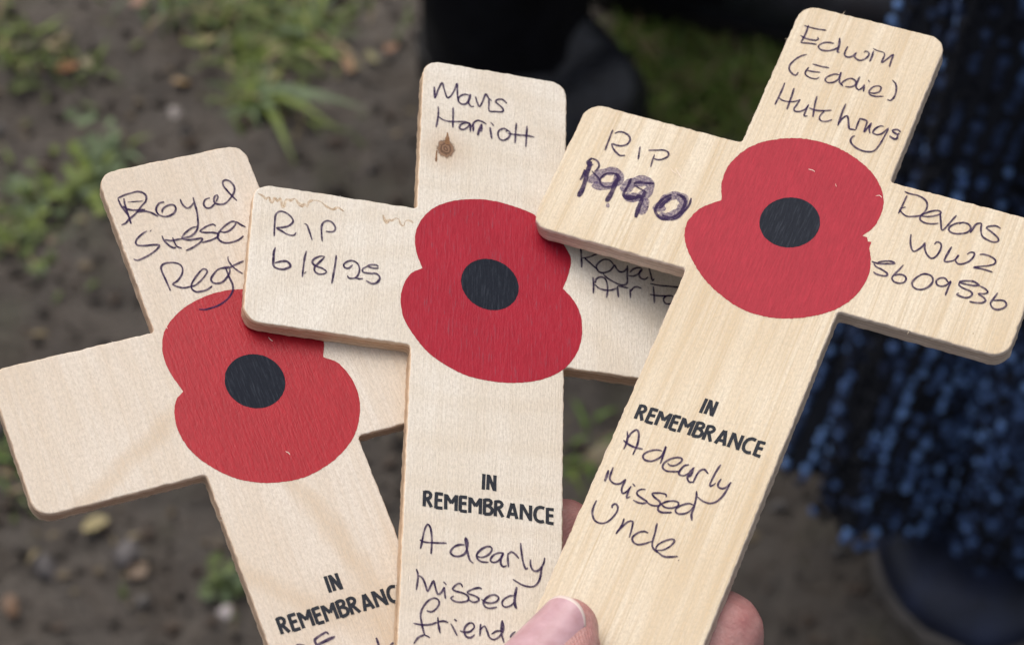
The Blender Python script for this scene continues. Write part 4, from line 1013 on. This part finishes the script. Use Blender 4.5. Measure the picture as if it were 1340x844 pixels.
def shoe(toe, heel, W, H, mat, sole_mat, parent, sole_h=.018, rim=.004, name='shoe'):
    """toe, heel: ground points. lofted upper + sole with a rim"""
    toe = Vector(toe); heel = Vector(heel); ax = (toe - heel); L = ax.length; ax.normalize(); sd = Vector((-ax.y, ax.x, 0))
    root = heel; N = 26; M = 18
    def half(t):   # half width along the length, t 0 heel .. 1 toe
        base = .70 + .30 * math.sin(min(1, t / .72) * math.pi / 2) if t < .72 else 1.0
        e = 1.0
        if t < .12: e = math.sqrt(max(0, 1 - ((.12 - t) / .12) ** 2))
        if t > .74: e = math.sqrt(max(0, 1 - ((t - .74) / .26) ** 2))
        return W / 2 * base * e
    def top(t):
        return H * (1 - .62 * max(0, min(1, (t - .22) / .5))) if t < .74 else H * .38 * (1 - .45 * ((t - .74) / .26) ** 2)
    bm = bmesh.new(); rings = []
    for i in range(N + 1):
        t = .002 + .996 * i / N; w = max(.0015, half(t)); h = top(t); row = []
        for j in range(M + 1):
            a = math.pi * j / M; cx_ = math.cos(a); sz = math.sin(a)
            row.append(bm.verts.new(root + ax * (L * t) + sd * (w * .995 * (abs(cx_) ** .7) * (1 if cx_ > 0 else -1)) + Vector((0, 0, sole_h + h * (sz ** .8 if sz > 0 else 0) * (.25 + .75 * min(1, w / (W * .25)))))))
        rings.append(row)
    for a_, b_ in zip(rings, rings[1:]):
        for j in range(M): bm.faces.new((a_[j], a_[j + 1], b_[j + 1], b_[j]))
    bm.faces.new(rings[0]); bm.faces.new(rings[-1][::-1])
    bmesh.ops.recalc_face_normals(bm, faces=bm.faces[:])
    s = obj(name, bm, mat, parent, True)
    bm = bmesh.new(); lo = []; hi = []; outl = []
    for i in range(41): t = i / 40; outl.append((t, half(t) + rim))
    pts = [(t, w) for t, w in outl] + [(t, -w) for t, w in reversed(outl)]
    for t, w in pts:
        tt = t + (rim / L) * (1 if t > .95 else -1 if t < .05 else 0)
        q = root + ax * (L * tt) + sd * w
        lo.append(bm.verts.new(q + Vector((0, 0, -.004)))); hi.append(bm.verts.new(q + Vector((0, 0, sole_h))))
    n = len(pts)
    for k in range(n): bm.faces.new((lo[k], lo[(k + 1) % n], hi[(k + 1) % n], hi[k]))
    bm.faces.new(hi); bm.faces.new(lo[::-1]); bmesh.ops.recalc_face_normals(bm, faces=bm.faces[:])
    obj('sole', bm, sole_mat, s)
    return s

# black-trousered bystander at the top of the picture
fa = at_height(662, 92); fb = at_height(880, -30)
toeA = at_height(806, 212); toeB = at_height(1205, 26)
face1 = ((toeA - fa).normalized() + (toeB - fb).normalized()).normalized()
mid = (fa + fb) / 2 + Vector((-.02, .06, 0))
b1, f1, s1, P1 = person('person', 'bystander in black trousers and black leather shoes standing at the top of the picture', (mid.x, mid.y), ((fb.x, fb.y), (fa.x, fa.y)), face1, BLACK, toes=((toeB - fb).normalized(), (toeA - fa).normalized()))
def trouser(foot, hipp, parent, r0, r1):
    bm = bmesh.new(); N, K = 30, 30; rows = []
    for k in range(K + 1):
        t = k / K; c = Vector((foot.x, foot.y, .03)).lerp(hipp, t); r = r0 + (r1 - r0) * t
        rows.append([bm.verts.new(c + Vector((math.cos(a), math.sin(a), 0)) * (r + .006 * noise.noise(Vector((math.cos(a) * 2, math.sin(a) * 2, t * 14))) + .004 * math.sin(t * 40 + math.cos(a) * 3))) for a in [2 * math.pi * j / N for j in range(N)]])
    for a_, b_ in zip(rows, rows[1:]):
        for j in range(N): bm.faces.new((a_[j], a_[(j + 1) % N], b_[(j + 1) % N], b_[j]))
    obj('trouser_leg', bm, BLACK, parent, True)
trouser(fa, P1(0, -.07, .92), b1, .053, .112); trouser(fb, P1(0, .07, .92), b1, .056, .112)
for toe, ft in ((toeA, fa), (toeB, fb)):
    shoe(toe, toe + (ft - toe).normalized() * ((ft - toe).length + .055), .098, .090, LEATHER.m, SOLE, b1)

# bystander in the blue knitted skirt at the right
KC = Vector((.342, .722, 0)); RX, RY = .180, .052; HEM = .070
NAVY = simple('navy_suede', (.011, .015, .034), .5, .8, 30, .4)
SOLE2 = simple('boot_sole_rubber', (.13, .115, .105), .75, .35, 60)
b2, f2, s2, P2 = person('person', 'bystander in a shaggy blue and black knitted skirt and navy boots at the right', (.345, .80), ((.262, .86), (.42, .88)), Vector((0, -1, 0)), simple('navy_cloth', (.012, .015, .028), .9))
shoe(Vector((.256, .648, 0)), Vector((.280, .93, 0)), .118, .080, NAVY, SOLE2, b2, .012, .0028, 'boot')
shoe(Vector((.405, .685, 0)), Vector((.415, .95, 0)), .104, .080, NAVY, SOLE2, b2, .012, .0028, 'boot')
def skirt_pt(a, z):
    t = (z - HEM) / .85
    fold = .010 * math.sin(a * 9 + 1.2 * math.sin(z * 5)) + .006 * math.sin(a * 17 + z * 7) + .008 * noise.noise(Vector((a * 3, z * 5, 2)))
    w = 1 - .22 * max(0, t); rx = RX * w + fold; ry = (RY + .06 * max(0, min(1, t))) + fold
    return Vector((KC.x + rx * math.cos(a), KC.y + .02 * t + ry * math.sin(a), z))
KN = NT('skirt_lining'); KN.col((.006, .008, .016)); KN.setp(Roughness=.95)
bm = bmesh.new(); N, K = 120, 60; rows = []
for k in range(K + 1):
    z = HEM + .85 * k / K
    rows.append([bm.verts.new(skirt_pt(2 * math.pi * j / N, z if k else z + .010 * noise.noise(Vector((j * .7, 0, 0))))) for j in range(N)])
for a_, b_ in zip(rows, rows[1:]):
    for j in range(N): bm.faces.new((a_[j], a_[(j + 1) % N], b_[(j + 1) % N], b_[j]))
sk = obj('skirt', bm, KN.m, b2, True)
YARNS = [simple('yarn_' + n_, c_, .75, .5, 400, .3) for n_, c_ in (('black', (.004, .005, .010)), ('midnight', (.014, .022, .052)), ('navy', (.028, .048, .11)), ('blue', (.075, .135, .30)), ('bright_blue', (.17, .30, .60)))]
bm = bmesh.new(); rnd = random.Random(3)
tmp = bmesh.new(); bmesh.ops.create_icosphere(tmp, subdivisions=1, radius=1.0); sv = [v_.co.copy() for v_ in tmp.verts]; sf = [[v_.index for v_ in f.verts] for f in tmp.faces]; tmp.free()
cnt = 0
ang = math.pi * .78
a = ang
while a < 2 * math.pi + .15:                 # vertical strands round the front and the left side
    z = HEM - rnd.uniform(0, .012)
    while z < .66:
        aa = a + .012 * math.sin(z * 30 + a * 5); p = skirt_pt(aa, z)
        out = Vector((math.cos(aa) * .4, math.sin(aa), 0)).normalized()
        r = rnd.uniform(.0017, .0031); c = p + out * (r * .6) + Vector((rnd.gauss(0, .001), rnd.gauss(0, .001), 0))
        vs = [bm.verts.new((c.x + q.x * r, c.y + q.y * r, c.z + q.z * r * 1.2)) for q in sv]
        lv = .37 + .70 * noise.noise(Vector((a * 6.0, z * 3.0, 1.0))) + .60 * noise.noise(Vector((a * 26, z * 6, 5.0))) + rnd.gauss(0, .25) + .16 * min(1, max(0, (z - .18) / .15))
        mi = 0 if lv < .42 else 1 if lv < .60 else 2 if lv < .80 else 3 if lv < 1.02 else 4
        for f in sf:
            fc = bm.faces.new([vs[j] for j in f]); fc.smooth = True; fc.material_index = mi
        z += r * rnd.uniform(1.7, 2.9); cnt += 1
    step = .0046 / math.hypot(RX * math.sin(a), RY * math.cos(a)); a += step
print('yarn loops', cnt)
yo = obj('yarn_loops', bm, YARNS, sk); yo['kind'] = 'stuff'

# ------------------------------------------------------------------ light
w = bpy.data.worlds.new('World'); sc.world = w; w.use_nodes = True; nt = w.node_tree
sky = nt.nodes.new('ShaderNodeTexSky'); sky.sky_type = 'NISHITA'; sky.sun_disc = False
EL, AZ = 60, -24     # high, from beyond the crosses, a little to the left
sky.sun_elevation = R(EL); sky.sun_rotation = R(AZ); sky.dust_density = 4.0; sky.air_density = 1.0; sky.ozone_density = .6
bg = nt.nodes['Background']; hs = nt.nodes.new('ShaderNodeHueSaturation'); hs.inputs['Saturation'].default_value = .38   # an overcast, nearly white sky
nt.links.new(sky.outputs[0], hs.inputs['Color']); nt.links.new(hs.outputs[0], bg.inputs[0]); bg.inputs[1].default_value = .11
sd_ = bpy.data.lights.new('sun', 'SUN'); so = bpy.data.objects.new('sun', sd_); COL.objects.link(so)
sd_.energy = 1.4; sd_.angle = R(55); sd_.color = (1, .955, .89)
dirv = Vector((math.sin(R(AZ)) * math.cos(R(EL)), math.cos(R(AZ)) * math.cos(R(EL)), math.sin(R(EL))))
so.rotation_euler = dirv.to_track_quat('Z', 'Y').to_euler(); so.location = (0, 0, 3)
sc.view_settings.view_transform = 'Standard'; sc.view_settings.look = 'None'; sc.view_settings.gamma = 1; sc.view_settings.use_curve_mapping = False
sc.view_settings.exposure = 0.60
sc.render.engine = 'CYCLES'
